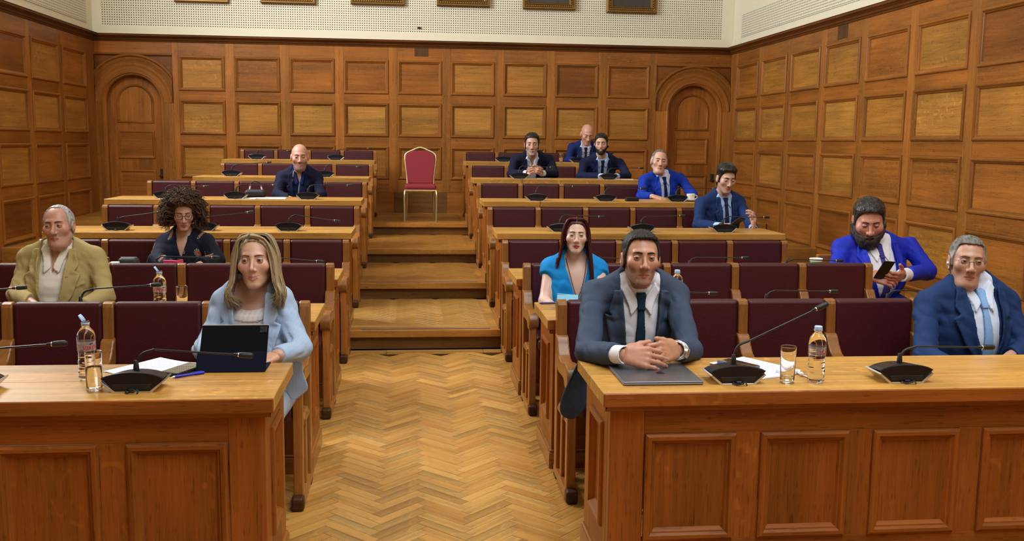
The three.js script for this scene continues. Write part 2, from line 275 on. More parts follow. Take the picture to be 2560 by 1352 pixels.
function windowUnit(x, z, turn, w) {
  const g = struct('window_' + (++wn), 'tall white sash window high in the wall', 'window'); g.position.set(x, 0, z); g.rotation.y = turn;
  const [a, b] = WIN_Y, f = []; for (const s of [-1, 0, 1]) f.push(cbox(s * (w / 2 - 0.03) - 0.03, s * (w / 2 - 0.03) + 0.03, a, b, -0.08, -0.03, 'y', 0.003)); for (const y of [a + 0.03, (a + b) / 2, b - 0.03]) f.push(cbox(-w / 2, w / 2, y - 0.028, y + 0.028, -0.078, -0.032, 'x', 0.003));
  mesh('window_frame', merge(f), sash, g); for (const sx of [-1, 1]) for (const sy of [0.25, 0.75]) mesh('pane', new THREE.PlaneGeometry(w / 2 - 0.05, (b - a) / 2 - 0.04).translate(sx * w / 4, lerp(a, b, sy), -0.055), pane, g);
}
for (const [z, w] of WIN_L) windowUnit(XL - 0.05, z, Math.PI / 2, w);
const ceil = struct('ceiling', 'plain cream plaster ceiling round a long roof light', 'ceiling');
mesh('plaster', merge([cbox(XL - 0.3, SKY.x0, YC, YC + 0.3, ZB - 0.3, ZF + 0.4, 'x', 0.001), cbox(SKY.x1, XR + 0.3, YC, YC + 0.3, ZB - 0.3, ZF + 0.4, 'x', 0.001), cbox(SKY.x0, SKY.x1, YC, YC + 0.3, ZB - 0.3, SKY.z0, 'x', 0.001), cbox(SKY.x0, SKY.x1, YC, YC + 0.3, SKY.z1, ZF + 0.4, 'x', 0.001)]), plaster, ceil);
{ const g = struct('window_' + (++wn), 'long glazed roof light in the ceiling', 'window'), f = [], nx = 4, nz = 8, w = SKY.x1 - SKY.x0, d = SKY.z1 - SKY.z0;
  for (let i = 0; i <= nx; i++) f.push(cbox(SKY.x0 + w * i / nx - 0.03, SKY.x0 + w * i / nx + 0.03, YC + 0.05, YC + 0.12, SKY.z0, SKY.z1, 'z', 0.004)); for (let i = 0; i <= nz; i++) f.push(cbox(SKY.x0, SKY.x1, YC + 0.052, YC + 0.118, SKY.z0 + d * i / nz - 0.03, SKY.z0 + d * i / nz + 0.03, 'x', 0.004));
  mesh('glazing_bars', merge(f), sash, g);
  for (let i = 0; i < nx; i++) for (let j = 0; j < nz; j++) mesh('pane', new THREE.PlaneGeometry(w / nx - 0.04, d / nz - 0.04).rotateX(Math.PI / 2).translate(SKY.x0 + w * (i + 0.5) / nx, YC + 0.085, SKY.z0 + d * (j + 0.5) / nz), pane, g); }

// floor with herringbone oak
const fl = struct('floor', 'honey coloured oak herringbone floor of the aisle', 'floor');
mesh('subfloor', cbox(XL - 0.3, XR + 0.3, -0.3, -0.014, ZB - 0.3, ZF + 0.3, 'x', 0.001), W.shoe, fl);
mesh('side_boards', merge([cbox(XL, -0.95, -0.014, 0, -7.4, ZF, 'z', 0.001), cbox(1.15, XR, -0.014, 0, -7.4, ZF, 'z', 0.001), cbox(-0.95, 1.15, -0.014, 0, -1.95, ZF, 'z', 0.001)]), W.step, fl);
function herringbone(x0, x1, z0, z1, cb) {                    // plank centre, angle
  const w = 0.055, n = 5, c = Math.SQRT1_2, cx = 0.06;
  for (let m = -14; m < 14; m++) for (let i = -140; i < 140; i++) for (const v of [0, 1]) {
    const a = v ? i - 1 + n + 2 * n * m + 0.5 : i + 2 * n * m + n / 2, b = v ? i - n / 2 : i + 0.5;
    const X = (a - b) * c * w + cx, Z = (a + b) * c * w - 4.6;
    if (X > x0 && X < x1 && Z > z0 && Z < z1) cb(X, Z, v ? Math.PI / 4 : -Math.PI / 4, v);
  }
}
{
  const w = 0.055, L = 0.275, V = [0, 1, 2, 3].map((k) => cbox(-L / 2 + 0.0008, L / 2 - 0.0008, -0.013, 0, -w / 2 + 0.0007, w / 2 - 0.0007, 'x', 0.0004, [0.3 * k, 0.23 * k])), list = [];
  herringbone(-0.88, 1.08, -7.26, -2.0, (x, z, a) => list.push([x, z, a]));
  const seen = ([x, z]) => (x > -0.56 && x < 0.76 && z < -3.45 ? 1 : 0) * 100 + z;
  list.sort((p, q) => seen(q) - seen(p));
  const r = rng(3), rest = [];
  list.forEach(([x, z, a], i) => {
    const h = -0.0007 * r(), g = V[Math.floor(r() * 4)], t = r(), m = PLANK[t < 0.34 ? 0 : t < 0.60 ? 1 : t < 0.74 ? 2 : t < 0.84 ? 3 : 4];
    if (i < 300) { const p = mesh('plank', g, m, fl); p.position.set(x, h, z); p.rotation.y = a; }
    else rest.push([g.clone().rotateY(a).translate(x, h, z), PLANK.indexOf(m)]);
  });
  PLANK.forEach((m, k) => { const q = rest.filter((e) => e[1] === k).map((e) => e[0]); if (q.length) mesh('herringbone_planks', merge(q), m, fl).userData.kind = 'stuff'; });
  for (const [a, b, k] of [[-7.40, -7.345, 2], [-7.344, -7.29, 0]]) for (const [xa, xb] of [[-0.95, -0.2], [-0.198, 0.55], [0.552, 1.15]]) mesh('border_plank', cbox(xa, xb, -0.012, 0.0004, a, b, 'x', 0.001), PLANK[k], fl);
}
// four steps of the aisle, and the tiers that carry the upper rows
const stepLabel = ['lowest aisle step with a pale herringbone tread and dark strip', 'second aisle step up with a scuffed nosing and dark strip', 'third aisle step up with a dull brown tread', 'top aisle step and landing under the red chair'];
for (let k = 3; k < 7; k++) {
  const z = ZROW[k], y = LEV[k], y0 = LEV[k - 1], zb = k < 6 ? ZROW[k + 1] : ZB, x0 = -0.497, x1 = 0.692;
  const t = struct('floor_tier_' + (k - 2), 'raised tier under the rows of desks', 'floor');
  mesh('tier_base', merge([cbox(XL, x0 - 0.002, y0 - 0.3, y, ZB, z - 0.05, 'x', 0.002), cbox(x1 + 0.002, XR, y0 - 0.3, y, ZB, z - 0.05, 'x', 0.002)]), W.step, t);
  const s = thing('aisle_step', stepLabel[k - 3], 'step', [0, y0, z], 0, 'aisle steps');
  const H = y - y0;
  mesh('nosing', cbox(x0, x1, H - 0.058, H, -0.13, 0, 'x', 0.004), W.nose, s);
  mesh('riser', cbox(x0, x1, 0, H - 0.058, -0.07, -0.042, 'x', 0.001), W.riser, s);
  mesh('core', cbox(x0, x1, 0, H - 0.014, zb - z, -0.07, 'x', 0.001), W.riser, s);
  if (k < 5) mesh('anti_slip_strip', cbox(x0 + 0.10, x1 - 0.08, H - 0.001, H + 0.0022, -0.052, -0.030, 'x', 0.0005), flat(0.05, 0.06, 0.11, 0.7), s);
  const L = 0.275, w = 0.055, by = PLANK.map(() => []), r = rng(90 + k), g0 = cbox(-L / 2 + 0.0006, L / 2 - 0.0006, -0.012, 0, -w / 2 + 0.0006, w / 2 - 0.0006, 'x', 0.001);
  herringbone(x0 + 0.0, x1 - 0.0, k < 6 ? zb - 0.08 : zb + 0.11, z - 0.150, (x, zz, a) => by[r() < 0.35 ? 0 : r() < 0.4 ? 1 : r() < 0.4 ? 3 : 4].push(g0.clone().rotateY(a).translate(x, H - 0.0005 * r(), zz - z)));
  const mats = k === 3 ? PLANK : [W.nose, W.step, W.nose, W.step, W.nose];
  by.forEach((q, i) => { if (q.length) mesh('herringbone_tread', merge(q), mats[i], s).userData.kind = 'stuff'; });
  mesh('tread_filler', cbox(x0, x1, H - 0.014, H - 0.0015, zb - z, -0.226, 'x', 0.0005), k === 3 ? PLANK[4] : W.nose, s);
  mesh('tread_border', cbox(x0, x1, H - 0.013, H + 0.0006, -0.225, -0.131, 'x', 0.0008), k === 3 ? PLANK[2] : W.nose, s);
}
// ---------------------------------------------------------------- desks
const XA = { R: 0.657, L: -0.460 }, DW = { R: 2.323, L: 2.27 }, ORD = ['front', 'second', 'third', 'fourth', 'fifth', 'sixth', 'top'];
const who = { R: ['with the laptop and clasped hands', 'of the person in turquoise', 'with a green paper cup', 'of the person gesturing with a phone', 'with the white coffee cup', 'of the two people in dark jackets', 'of the person bent over reading'], L: ['with the tablet in a dark cover', 'of the person in the yellow jacket', 'of the person in embroidered black', 'behind the person in embroidered black', 'with papers and a handbag', 'behind the person in the striped shirt', 'nearest the back wall beside the red chair'] };
function seatsOf(k) { return k >= 5 ? 4 : 5; }
function makeDesk(side, k) {
  const s = side === 'R' ? 1 : -1, len = DW[side] - (k >= 5 ? 0.445 : 0), z = ZROW[k];
  const d = thing('long_desk', `long oak desk ${who[side][k]}`, 'desk', [XA[side], LEV[k], z]);
  const B = (a, b, y0, y1, z0, z1, g = 'x', c = 0.003) => cbox(s * a, s * b, y0, y1, z0, z1, g, c);
  mesh('top_board', B(0, len, 0.712, 0.760, -0.268, -0.010, 'x', 0.002), W.top, d);
  mesh('front_lip', B(0, len, 0.711, 0.7602, -0.0098, 0, 'x', 0.003), k < 3 ? W.desk : W.top2, d);
  mesh('top_board', B(0, len, 0.712, 0.7598, -DEEP, -0.2685, 'x', 0.003), (k + (s > 0 ? 1 : 0)) % 2 ? W.top : W.top2, d);
  // cove under the top, front and aisle end
  const cove = [[-0.046, 0.684], [-0.040, 0.686], [-0.036, 0.694], [-0.024, 0.702], [-0.016, 0.712], [-0.05, 0.712]];
  const x0 = s > 0 ? 0.034 : -len, x1 = s > 0 ? len : -0.034;
  mesh('cove_moulding', strip(x0 - (s > 0 ? 0.018 : 0), x1 + (s < 0 ? 0.018 : 0), cove), W.mould, d);
  const fz = -0.045, e = 0.034;
  mesh('corner_stile', B(e, 0.158, 0.085, 0.69, -0.09, fz, 'y', 0.003), W.desk, d);
  if (k === 0) {
    mesh('front_rail', B(0.158, len, 0.602, 0.69, -0.085, fz - 0.001, 'x', 0.001), W.desk, d);
    mesh('front_rail', B(0.158, len, 0.085, 0.206, -0.085, fz - 0.001, 'x', 0.001), W.desk, d);
    for (let i = 0; i < 5; i++) {
      const a = 0.160 + 0.420 * i, b = a + 0.332, lo = Math.min(s * a, s * b), hi = Math.max(s * a, s * b);
      if (b > len) break;
      const pn = mesh('panel', B(a + 0.040, b - 0.040, 0.246, 0.562, -0.085, fz - 0.0095, 'y', 0.001), W.deskPanel, d);
      mesh('panel_moulding', rectMould(lo, hi, 0.206, 0.602, [[0, 0.0], [0.002, 0.009], [0.010, 0.014], [0.022, 0.014], [0.029, 0.004], [0.034, 0.003], [0.040, -0.006], [0.046, -0.010]], fz), W.desk, pn);
      mesh('stile', B(b, Math.min(len, b + 0.088), 0.206, 0.602, -0.085, fz - 0.001, 'y', 0.001), W.desk, d);
    }
  } else mesh('front_board', B(0.158, len, 0.085, 0.69, -0.085, fz - 0.001, 'x', 0.001), W.desk, d);
  mesh('plinth', merge([B(e - 0.012, len, 0, 0.080, -0.07, fz + 0.012, 'x', 0.002), B(e - 0.008, len, 0.080, 0.094, -0.06, fz + 0.006, 'x', 0.004)]), W.bench, d);
  mesh('plinth', merge([B(e - 0.012, e + 0.03, 0, 0.080, -DEEP + 0.02, -0.071, 'z', 0.002), B(e - 0.008, e + 0.02, 0.080, 0.094, -DEEP + 0.024, -0.061, 'z', 0.004)]), W.bench, d);
  // end with one tall panel towards the aisle
  const zb = -DEEP + 0.03;
  mesh('end_stile', B(e, 0.07, 0.09, 0.711, -0.155, -0.091, 'y', 0.0015), W.desk, d);
  mesh('end_stile', B(e, 0.07, 0.09, 0.711, zb, -0.388, 'y', 0.0015), W.desk, d);
  mesh('end_rail', B(e, 0.07, 0.617, 0.711, -0.388, -0.155, 'z', 0.001), W.desk, d);
  mesh('end_rail', B(e, 0.07, 0.09, 0.217, -0.388, -0.155, 'z', 0.001), W.desk, d);
  const pm = rectMould(s > 0 ? -0.388 : 0.155, s > 0 ? -0.155 : 0.388, 0.217, 0.617, [[0, 0], [0.002, 0.008], [0.010, 0.013], [0.020, 0.013], [0.028, 0.003], [0.036, -0.008], [0.042, -0.014]]);
  const em = mesh('panel_moulding', pm, W.desk, d); em.position.x = s * e; em.rotation.y = -s * Math.PI / 2;
  if (s > 0) em.rotation.y = -Math.PI / 2; 
  mesh('end_panel', B(e + 0.013, 0.06, 0.25, 0.585, -0.356, -0.187, 'y', 0.001), W.deskPanel, d);
  mesh('far_end_board', B(len - 0.04, len - 0.004, 0, 0.711, zb, -0.09, 'y', 0.002), W.desk, d);
  mesh('book_shelf', B(0.07, len - 0.04, 0.50, 0.52, -0.42, -0.09, 'x', 0.002), W.step, d);
  return d;
}
for (const side of ['L', 'R']) for (let k = 0; k < 7; k++) makeDesk(side, k);

// ---------------------------------------------------------------- bench rows of folding armchairs
const leather = new THREE.MeshPhysicalMaterial({ color: new THREE.Color().setRGB(0.055, 0.0045, 0.0085), roughness: 0.5, specularIntensity: 0.5, clearcoat: 0.25, clearcoatRoughness: 0.28,
  bumpMap: (() => { const t = tex(256, 256, (u, v) => { const g = 0.5 + 0.35 * (pnoise(u * 90, v * 90, 90, 90, 31) - 0.5) + 0.5 * (pnoise(u * 14, v * 14, 14, 14, 32) - 0.5); return [g, g, g]; }, false); t.repeat.set(4, 4); return t; })(), bumpScale: 0.0008 });
// side profile: first number towards the room's front, measured from the next desk's edge
function curvePts(list, n = 6) { const c = new THREE.CatmullRomCurve3(list.map(([a, b]) => new THREE.Vector3(a, b, 0)), false, 'centripetal'); return c.getPoints(n * (list.length - 1)).map((p) => [p.x, p.y]); }
const TH = 0.048;
const sideExtr = (pts, th, bev) => extrude(pts, th, bev).translate(0, 0, -th / 2).rotateY(-Math.PI / 2);   // x of the shape becomes +z
const sideUV = (g) => { const p = g.attributes.position, u = g.attributes.uv; for (let i = 0; i < p.count; i++) u.setXY(i, p.getY(i) + 0.3, p.getZ(i) + p.getX(i)); return g; };
const gPost = sideUV(sideExtr([[0.018, 0.845], [0.024, 0.858], [0.036, 0.864], [0.052, 0.864], [0.064, 0.858], [0.070, 0.845], [0.088, 0.56], [0.102, 0.36], [0.106, 0.05], [0.052, 0.05], [0.044, 0.36], [0.030, 0.56]], TH, 0.005));
const gArm = sideUV(sideExtr([...curvePts([[0.066, 0.700], [0.094, 0.690], [0.118, 0.655], [0.160, 0.612], [0.225, 0.600], [0.300, 0.612], [0.360, 0.618], [0.410, 0.604], [0.432, 0.572], [0.424, 0.538], [0.400, 0.522]]), ...curvePts([[0.372, 0.524], [0.330, 0.552], [0.260, 0.556], [0.190, 0.552], [0.130, 0.560], [0.080, 0.596]])], TH + 0.012, 0.007));
const gLeg = cbox(-0.021, 0.021, 0.045, 0.54, 0.362, 0.412, 'y', 0.004), gStrut = cbox(-0.017, 0.017, 0.05, 0.345, 0.190, 0.232, 'y', 0.004);
const gKnob = merge([new THREE.CylinderGeometry(0.024, 0.024, 0.15, 16).rotateX(Math.PI / 2).translate(0, 0.360, 0.205), new THREE.SphereGeometry(0.024, 16, 8).scale(1, 1, 0.5).translate(0, 0.360, 0.280), cbox(-0.015, 0.015, 0.34, 0.38, 0.09, 0.36, 'z', 0.004)]);
const gRun = cbox(-0.026, 0.026, 0.014, 0.052, 0.045, 0.415, 'z', 0.004), gShoe = new RoundedBoxGeometry(0.056, 0.062, 0.062, 3, 0.014).translate(0, 0.032, 0.430), gHeel = cbox(-0.026, 0.026, 0, 0.014, 0.05, 0.12, 'z', 0.002);
function cushion(w, y0, y1, t, bulge, lean) {      // padded board facing +z
  const g = new RoundedBoxGeometry(w, y1 - y0, t, 4, 0.02), p = g.attributes.position;
  const H = (y1 - y0) / 2;
  for (let i = 0; i < p.count; i++) { const a = 1 - (2 * p.getX(i) / w) ** 4, b = 1 - (p.getY(i) / H) ** 4; const z = p.getZ(i); p.setZ(i, z + (z > 0 ? bulge : 0) * Math.max(0, a) * Math.max(0, b) - lean * (p.getY(i) / H)); }
  g.computeVertexNormals(); return g.translate(0, (y0 + y1) / 2, 0);
}
const PW = { R: 0.447, L: 0.441 }, gBack = {}, gSeat = {};
for (const q of ['R', 'L']) { gBack[q] = cushion(PW[q] - TH + 0.002, 0.42, 0.868, 0.050, 0.014, 0.016).translate(0, 0, 0.058); gSeat[q] = new RoundedBoxGeometry(PW[q] - TH, 0.075, 0.36, 3, 0.025).translate(0, 0.425, 0.275); }
const brass = flat(0.55, 0.38, 0.14, 0.35, 1);
const gNails = merge(Array.from({ length: 14 }, (_, i) => new THREE.SphereGeometry(0.0042, 6, 4).translate(0, 0.46 + 0.027 * i, 0)));
for (const side of ['L', 'R']) for (let k = 0; k < 7; k++) {
  const n = seatsOf(k), s = side === 'R' ? 1 : -1, zb = k < 6 ? ZROW[k + 1] : -13.33, x0 = side === 'R' ? 0.715 : -0.500;
  const b = thing('bench_row', `row of maroon leather seats at the desk ${who[side][k]}`, 'bench', [x0, LEV[k], zb]);
  for (let i = 0; i <= n; i++) for (const [nm, g, m] of [['back_post', gPost, W.bench], ['armrest', gArm, W.bench], ['leg', gLeg, W.bench], ['strut', gStrut, W.bench], ['hinge_knob', gKnob, W.bench], ['runner', gRun, W.bench], ['foot', gShoe, W.shoe], ['heel', gHeel, W.shoe]]) mesh(nm, g, m, b).position.x = s * PW[side] * i;
  for (let i = 0; i < n; i++) { const x = s * PW[side] * (i + 0.5); mesh('backrest', gBack[side], leather, b).position.x = x; mesh('seat', gSeat[side], leather, b).position.x = x; }
  const nl = mesh('upholstery_nails', gNails, brass, b); nl.position.set(s * (TH / 2 + 0.006), -0.02, 0.03); nl.userData.kind = 'stuff';
}
// red banquet chair on the landing
{
  const c = thing('banquet_chair', 'red upholstered banquet chair with a pale gold frame on the landing', 'chair', [0.105, LEV[6] + 0.004, -12.25]);
  const gold = flat(0.72, 0.66, 0.36, 0.28, 0.85), red = new THREE.MeshPhysicalMaterial({ color: new THREE.Color().setRGB(0.235, 0.012, 0.022), roughness: 0.75, sheen: 0.5, sheenRoughness: 0.5, sheenColor: new THREE.Color(0.3, 0.05, 0.06) });
  const half = [[0.168, 0.40], [0.172, 0.55], [0.190, 0.70], [0.198, 0.78], [0.186, 0.835], [0.10, 0.885], [0, 0.920]];
  const lean = (y) => -0.20 - 0.16 * (y - 0.42);
  const path = [...half.map(([x, y]) => [x, y, lean(y)]), ...half.slice(0, -1).reverse().map(([x, y]) => [-x, y, lean(y)])];
  mesh('back_frame', tube(path, 0.0135, 72, 8), gold, c);
  const sh = [...half.map(([x, y]) => [x - 0.014 * Math.sign(x || 0), Math.min(y - 0.014, 0.872)]), ...half.slice(0, -1).reverse().map(([x, y]) => [-x + 0.014, y - 0.014])].filter(([, y]) => y > 0.43);
  const bp = extrude([[0.150, 0.475], ...sh.slice(0, sh.length), [-0.150, 0.475]], 0.040, 0.010); { const p = bp.attributes.position; for (let i = 0; i < p.count; i++) p.setZ(i, p.getZ(i) + lean(p.getY(i)) - 0.014); bp.computeVertexNormals(); }
  mesh('back_pad', bp, red, c);
  mesh('seat', new RoundedBoxGeometry(0.390, 0.062, 0.40, 4, 0.024).translate(0, 0.432, 0.0), red, c);
  mesh('seat_frame', new RoundedBoxGeometry(0.375, 0.022, 0.39, 2, 0.008).translate(0, 0.391, 0), gold, c);
  for (const sx of [-1, 1]) { mesh('leg', tube([[sx * 0.196, 0.0, 0.225], [sx * 0.198, 0.2, 0.215], [sx * 0.198, 0.355, 0.205], [sx * 0.192, 0.392, 0.185], [sx * 0.180, 0.395, 0.15]], 0.013, 24, 8), gold, c); mesh('leg', tube([[sx * 0.180, 0.0, -0.27], [sx * 0.172, 0.22, -0.215], [sx * 0.168, 0.42, -0.20]], 0.0125, 20, 8), gold, c); }
}
// gilt picture frames hanging on the acoustic panel
{
  const gilt = flat(0.24, 0.135, 0.040, 0.42, 0.85), canvas = tex(128, 128, (u, v) => { const n = 0.6 * pnoise(u * 5, v * 5, 5, 5, 71) + 0.4 * pnoise(u * 17, v * 17, 17, 17, 72); return [0.020 + 0.030 * n, 0.018 + 0.022 * n, 0.014 + 0.014 * n]; });
  const paint = new THREE.MeshPhysicalMaterial({ map: canvas, roughness: 0.35 });
  const bead = new THREE.SphereGeometry(0.0145, 8, 5).scale(1.15, 1, 0.6);
  [[-3.171, -2.459, 3.438], [-2.037, -1.302, 3.450], [-0.829, -0.097, 3.466], [0.341, 1.076, 3.478], [1.534, 2.276, 3.466], [2.720, 3.442, 3.450]].forEach(([a, b, y], i) => {
    const w = b - a, h = 0.95, lab = ['above the arched door side, first of the row', 'second of the row from the left corner door', 'third of the row, left of the small black sensor', 'above the column right of the red chair', 'above the two people in dark jackets', 'next to the right corner, last of the row'][i];
    const f = thing('gilt_frame', `gilt picture frame with dark painting, ${lab}`, 'picture frame', [(a + b) / 2, y, ZB - 0.004], 0, 'portraits along the back wall');
    const gs = [rectMould(-w / 2, w / 2, 0, h, [[0, 0], [0, 0.05], [0.012, 0.062], [0.026, 0.062], [0.034, 0.044], [0.062, 0.038], [0.070, 0.048], [0.082, 0.044], [0.094, 0.016]])];
    mesh('frame', merge(gs), gilt, f); const bs = [];
    for (const yy of [0.050, h - 0.050]) for (let x = -w / 2 + 0.06; x < w / 2 - 0.05; x += 0.031) bs.push(bead.clone().translate(x, yy, 0.044)); for (const xx of [-1, 1]) for (let q = 0.08; q < h - 0.07; q += 0.031) bs.push(bead.clone().rotateZ(Math.PI / 2).translate(xx * (w / 2 - 0.050), q, 0.044));
    mesh('beading', merge(bs), gilt, f); mesh('painting', cbox(-w / 2 + 0.08, w / 2 - 0.08, 0.08, h - 0.08, 0.004, 0.018, 'x', 0.001), paint, f);
  });
}
// ---------------------------------------------------------------- figures: distance fields meshed with surface nets
const vadd = (a, b) => [a[0] + b[0], a[1] + b[1], a[2] + b[2]], vsub = (a, b) => [a[0] - b[0], a[1] - b[1], a[2] - b[2]], vmul = (a, s) => [a[0] * s, a[1] * s, a[2] * s], vdot = (a, b) => a[0] * b[0] + a[1] * b[1] + a[2] * b[2];
const vcross = (a, b) => [a[1] * b[2] - a[2] * b[1], a[2] * b[0] - a[0] * b[2], a[0] * b[1] - a[1] * b[0]], vlen = (a) => Math.hypot(a[0], a[1], a[2]), vnorm = (a) => vmul(a, 1 / (vlen(a) || 1)), vmix = (a, b, t) => [lerp(a[0], b[0], t), lerp(a[1], b[1], t), lerp(a[2], b[2], t)];
const smin = (a, b, k) => { const h = Math.max(k - Math.abs(a - b), 0) / k; return Math.min(a, b) - h * h * k * 0.25; }, smax = (a, b, k) => -smin(-a, -b, k);
const ell = (x, y, z, a, b, c) => { const k0 = Math.sqrt((x / a) ** 2 + (y / b) ** 2 + (z / c) ** 2), k1 = Math.sqrt((x / (a * a)) ** 2 + (y / (b * b)) ** 2 + (z / (c * c)) ** 2); return k1 < 1e-9 ? -Math.min(a, b, c) : k0 * (k0 - 1) / k1; };
function cap(x, y, z, a, b, r0, r1) { const ux = b[0] - a[0], uy = b[1] - a[1], uz = b[2] - a[2], px = x - a[0], py = y - a[1], pz = z - a[2]; const t = clamp((px * ux + py * uy + pz * uz) / (ux * ux + uy * uy + uz * uz + 1e-12), 0, 1); return Math.hypot(px - ux * t, py - uy * t, pz - uz * t) - (r0 + (r1 - r0) * t); }
function poly2(P, x, y) {                       // signed distance to a polygon
  let d = 1e9, s = 1; const n = P.length;
  for (let i = 0, j = n - 1; i < n; j = i++) {
    const ex = P[j][0] - P[i][0], ey = P[j][1] - P[i][1], wx = x - P[i][0], wy = y - P[i][1], t = clamp((wx * ex + wy * ey) / (ex * ex + ey * ey), 0, 1), bx = wx - ex * t, by = wy - ey * t;
    d = Math.min(d, bx * bx + by * by); const c1 = y >= P[i][1], c2 = y < P[j][1], c3 = ex * wy > ey * wx; if ((c1 && c2 && c3) || (!c1 && !c2 && !c3)) s = -s;
  } return s * Math.sqrt(d);
}
function h3(x, y, z) { let h = Math.imul(x, 374761393) ^ Math.imul(y, 668265263) ^ Math.imul(z, 1274126177); h = Math.imul(h ^ (h >>> 13), 1274126177); return ((h ^ (h >>> 16)) >>> 0) * 2.3283064e-10; }
function n3(x, y, z, s = 0) {
  const xi = Math.floor(x), yi = Math.floor(y), zi = Math.floor(z), fx = x - xi, fy = y - yi, fz = z - zi, u = fx * fx * (3 - 2 * fx), v = fy * fy * (3 - 2 * fy), w = fz * fz * (3 - 2 * fz), k = zi * 31 + s * 7919, a = h3(xi, yi, k), b = h3(xi, yi + 1, k), c = h3(xi, yi, k + 31), d = h3(xi, yi + 1, k + 31);
  const p = a + (h3(xi + 1, yi, k) - a) * u, q = b + (h3(xi + 1, yi + 1, k) - b) * u, r = c + (h3(xi + 1, yi, k + 31) - c) * u, t = d + (h3(xi + 1, yi + 1, k + 31) - d) * u, m = p + (q - p) * v, n = r + (t - r) * v; return m + (n - m) * w - 0.5;
}
function net(f, lo, hi, h, xf, colorFn) {        // surface net of f = 0; xf maps points to the thing's axes
  const nx = Math.ceil((hi[0] - lo[0]) / h) + 1, ny = Math.ceil((hi[1] - lo[1]) / h) + 1, nz = Math.ceil((hi[2] - lo[2]) / h) + 1, F = new Float32Array(nx * ny * nz), B = 6, lim = B * h * 0.87 * 1.5 + h;
  for (let k = 0; k < nz; k += B) for (let j = 0; j < ny; j += B) for (let i = 0; i < nx; i += B) {
    const c = f(lo[0] + (i + B / 2) * h, lo[1] + (j + B / 2) * h, lo[2] + (k + B / 2) * h), skip = Math.abs(c) > lim;
    for (let c3 = k; c3 < Math.min(nz, k + B); c3++) for (let b3 = j; b3 < Math.min(ny, j + B); b3++) for (let a3 = i; a3 < Math.min(nx, i + B); a3++) F[a3 + nx * (b3 + ny * c3)] = skip ? (c > 0 ? 1 : -1) : f(lo[0] + a3 * h, lo[1] + b3 * h, lo[2] + c3 * h);
  }
  const id = new Int32Array(nx * ny * nz).fill(-1), Q = [], I = [], off = [0, 1, nx, nx + 1, nx * ny, nx * ny + 1, nx * ny + nx, nx * ny + nx + 1];
  const E = [[0, 1], [2, 3], [4, 5], [6, 7], [0, 2], [1, 3], [4, 6], [5, 7], [0, 4], [1, 5], [2, 6], [3, 7]];
  for (let k = 0; k < nz - 1; k++) for (let j = 0; j < ny - 1; j++) for (let i = 0; i < nx - 1; i++) {
    const o = i + nx * (j + ny * k); let m = 0; for (let q = 0; q < 8; q++) if (F[o + off[q]] < 0) m |= 1 << q; if (m === 0 || m === 255) continue;
    let n = 0, x = 0, y = 0, z = 0;
    for (const [a, b] of E) if (((m >> a) & 1) !== ((m >> b) & 1)) { const va = F[o + off[a]], vb = F[o + off[b]], t = va / (va - vb); x += lerp(a & 1, b & 1, t); y += lerp((a >> 1) & 1, (b >> 1) & 1, t); z += lerp(a >> 2, b >> 2, t); n++; }
    id[o] = Q.length / 3; Q.push(lo[0] + (i + x / n) * h, lo[1] + (j + y / n) * h, lo[2] + (k + z / n) * h);
  }
  const quad = (a, b, c, d, flip) => { if (a < 0 || b < 0 || c < 0 || d < 0) return; if (flip) I.push(a, c, b, a, d, c); else I.push(a, b, c, a, c, d); };
  for (let k = 1; k < nz - 1; k++) for (let j = 1; j < ny - 1; j++) for (let i = 1; i < nx - 1; i++) {
    const o = i + nx * (j + ny * k), s = F[o] < 0;
    if (s !== F[o + 1] < 0) quad(id[o - nx - nx * ny], id[o - nx * ny], id[o], id[o - nx], !s);
    if (s !== F[o + nx] < 0) quad(id[o - 1 - nx * ny], id[o - nx * ny], id[o], id[o - 1], s);
    if (s !== F[o + nx * ny] < 0) quad(id[o - 1 - nx], id[o - nx], id[o], id[o - 1], !s);
  }
  const nv = Q.length / 3, P = new Float32Array(nv * 3), U = new Float32Array(nv * 2), C = colorFn ? new Float32Array(nv * 3) : null;
  for (let v = 0; v < nv; v++) {
    const x = Q[3 * v], y = Q[3 * v + 1], z = Q[3 * v + 2];
    P.set(xf.p([x, y, z]), 3 * v); U[2 * v] = x + 0.35 * z; U[2 * v + 1] = y + 0.2 * z;
    if (C) C.set(colorFn(x, y, z), 3 * v);
  }
  const G = new THREE.BufferGeometry(); G.setAttribute('position', new THREE.BufferAttribute(P, 3)); G.setAttribute('uv', new THREE.BufferAttribute(U, 2)); if (C) G.setAttribute('color', new THREE.BufferAttribute(C, 3)); G.setIndex(I); G.computeVertexNormals(); return G;
}
function frame(o, X, Y, Z, s = 1) { return { o, X, Y, Z, s, p: (q) => [0, 1, 2].map((i) => o[i] + s * (X[i] * q[0] + Y[i] * q[1] + Z[i] * q[2])), v: (q) => [0, 1, 2].map((i) => X[i] * q[0] + Y[i] * q[1] + Z[i] * q[2]), inv: (w) => { const d = vsub(w, o); return [vdot(d, X) / s, vdot(d, Y) / s, vdot(d, Z) / s]; } }; }
const EYEX = 0.0315, EYEY = 0.006, EYEZ = 0.0742;
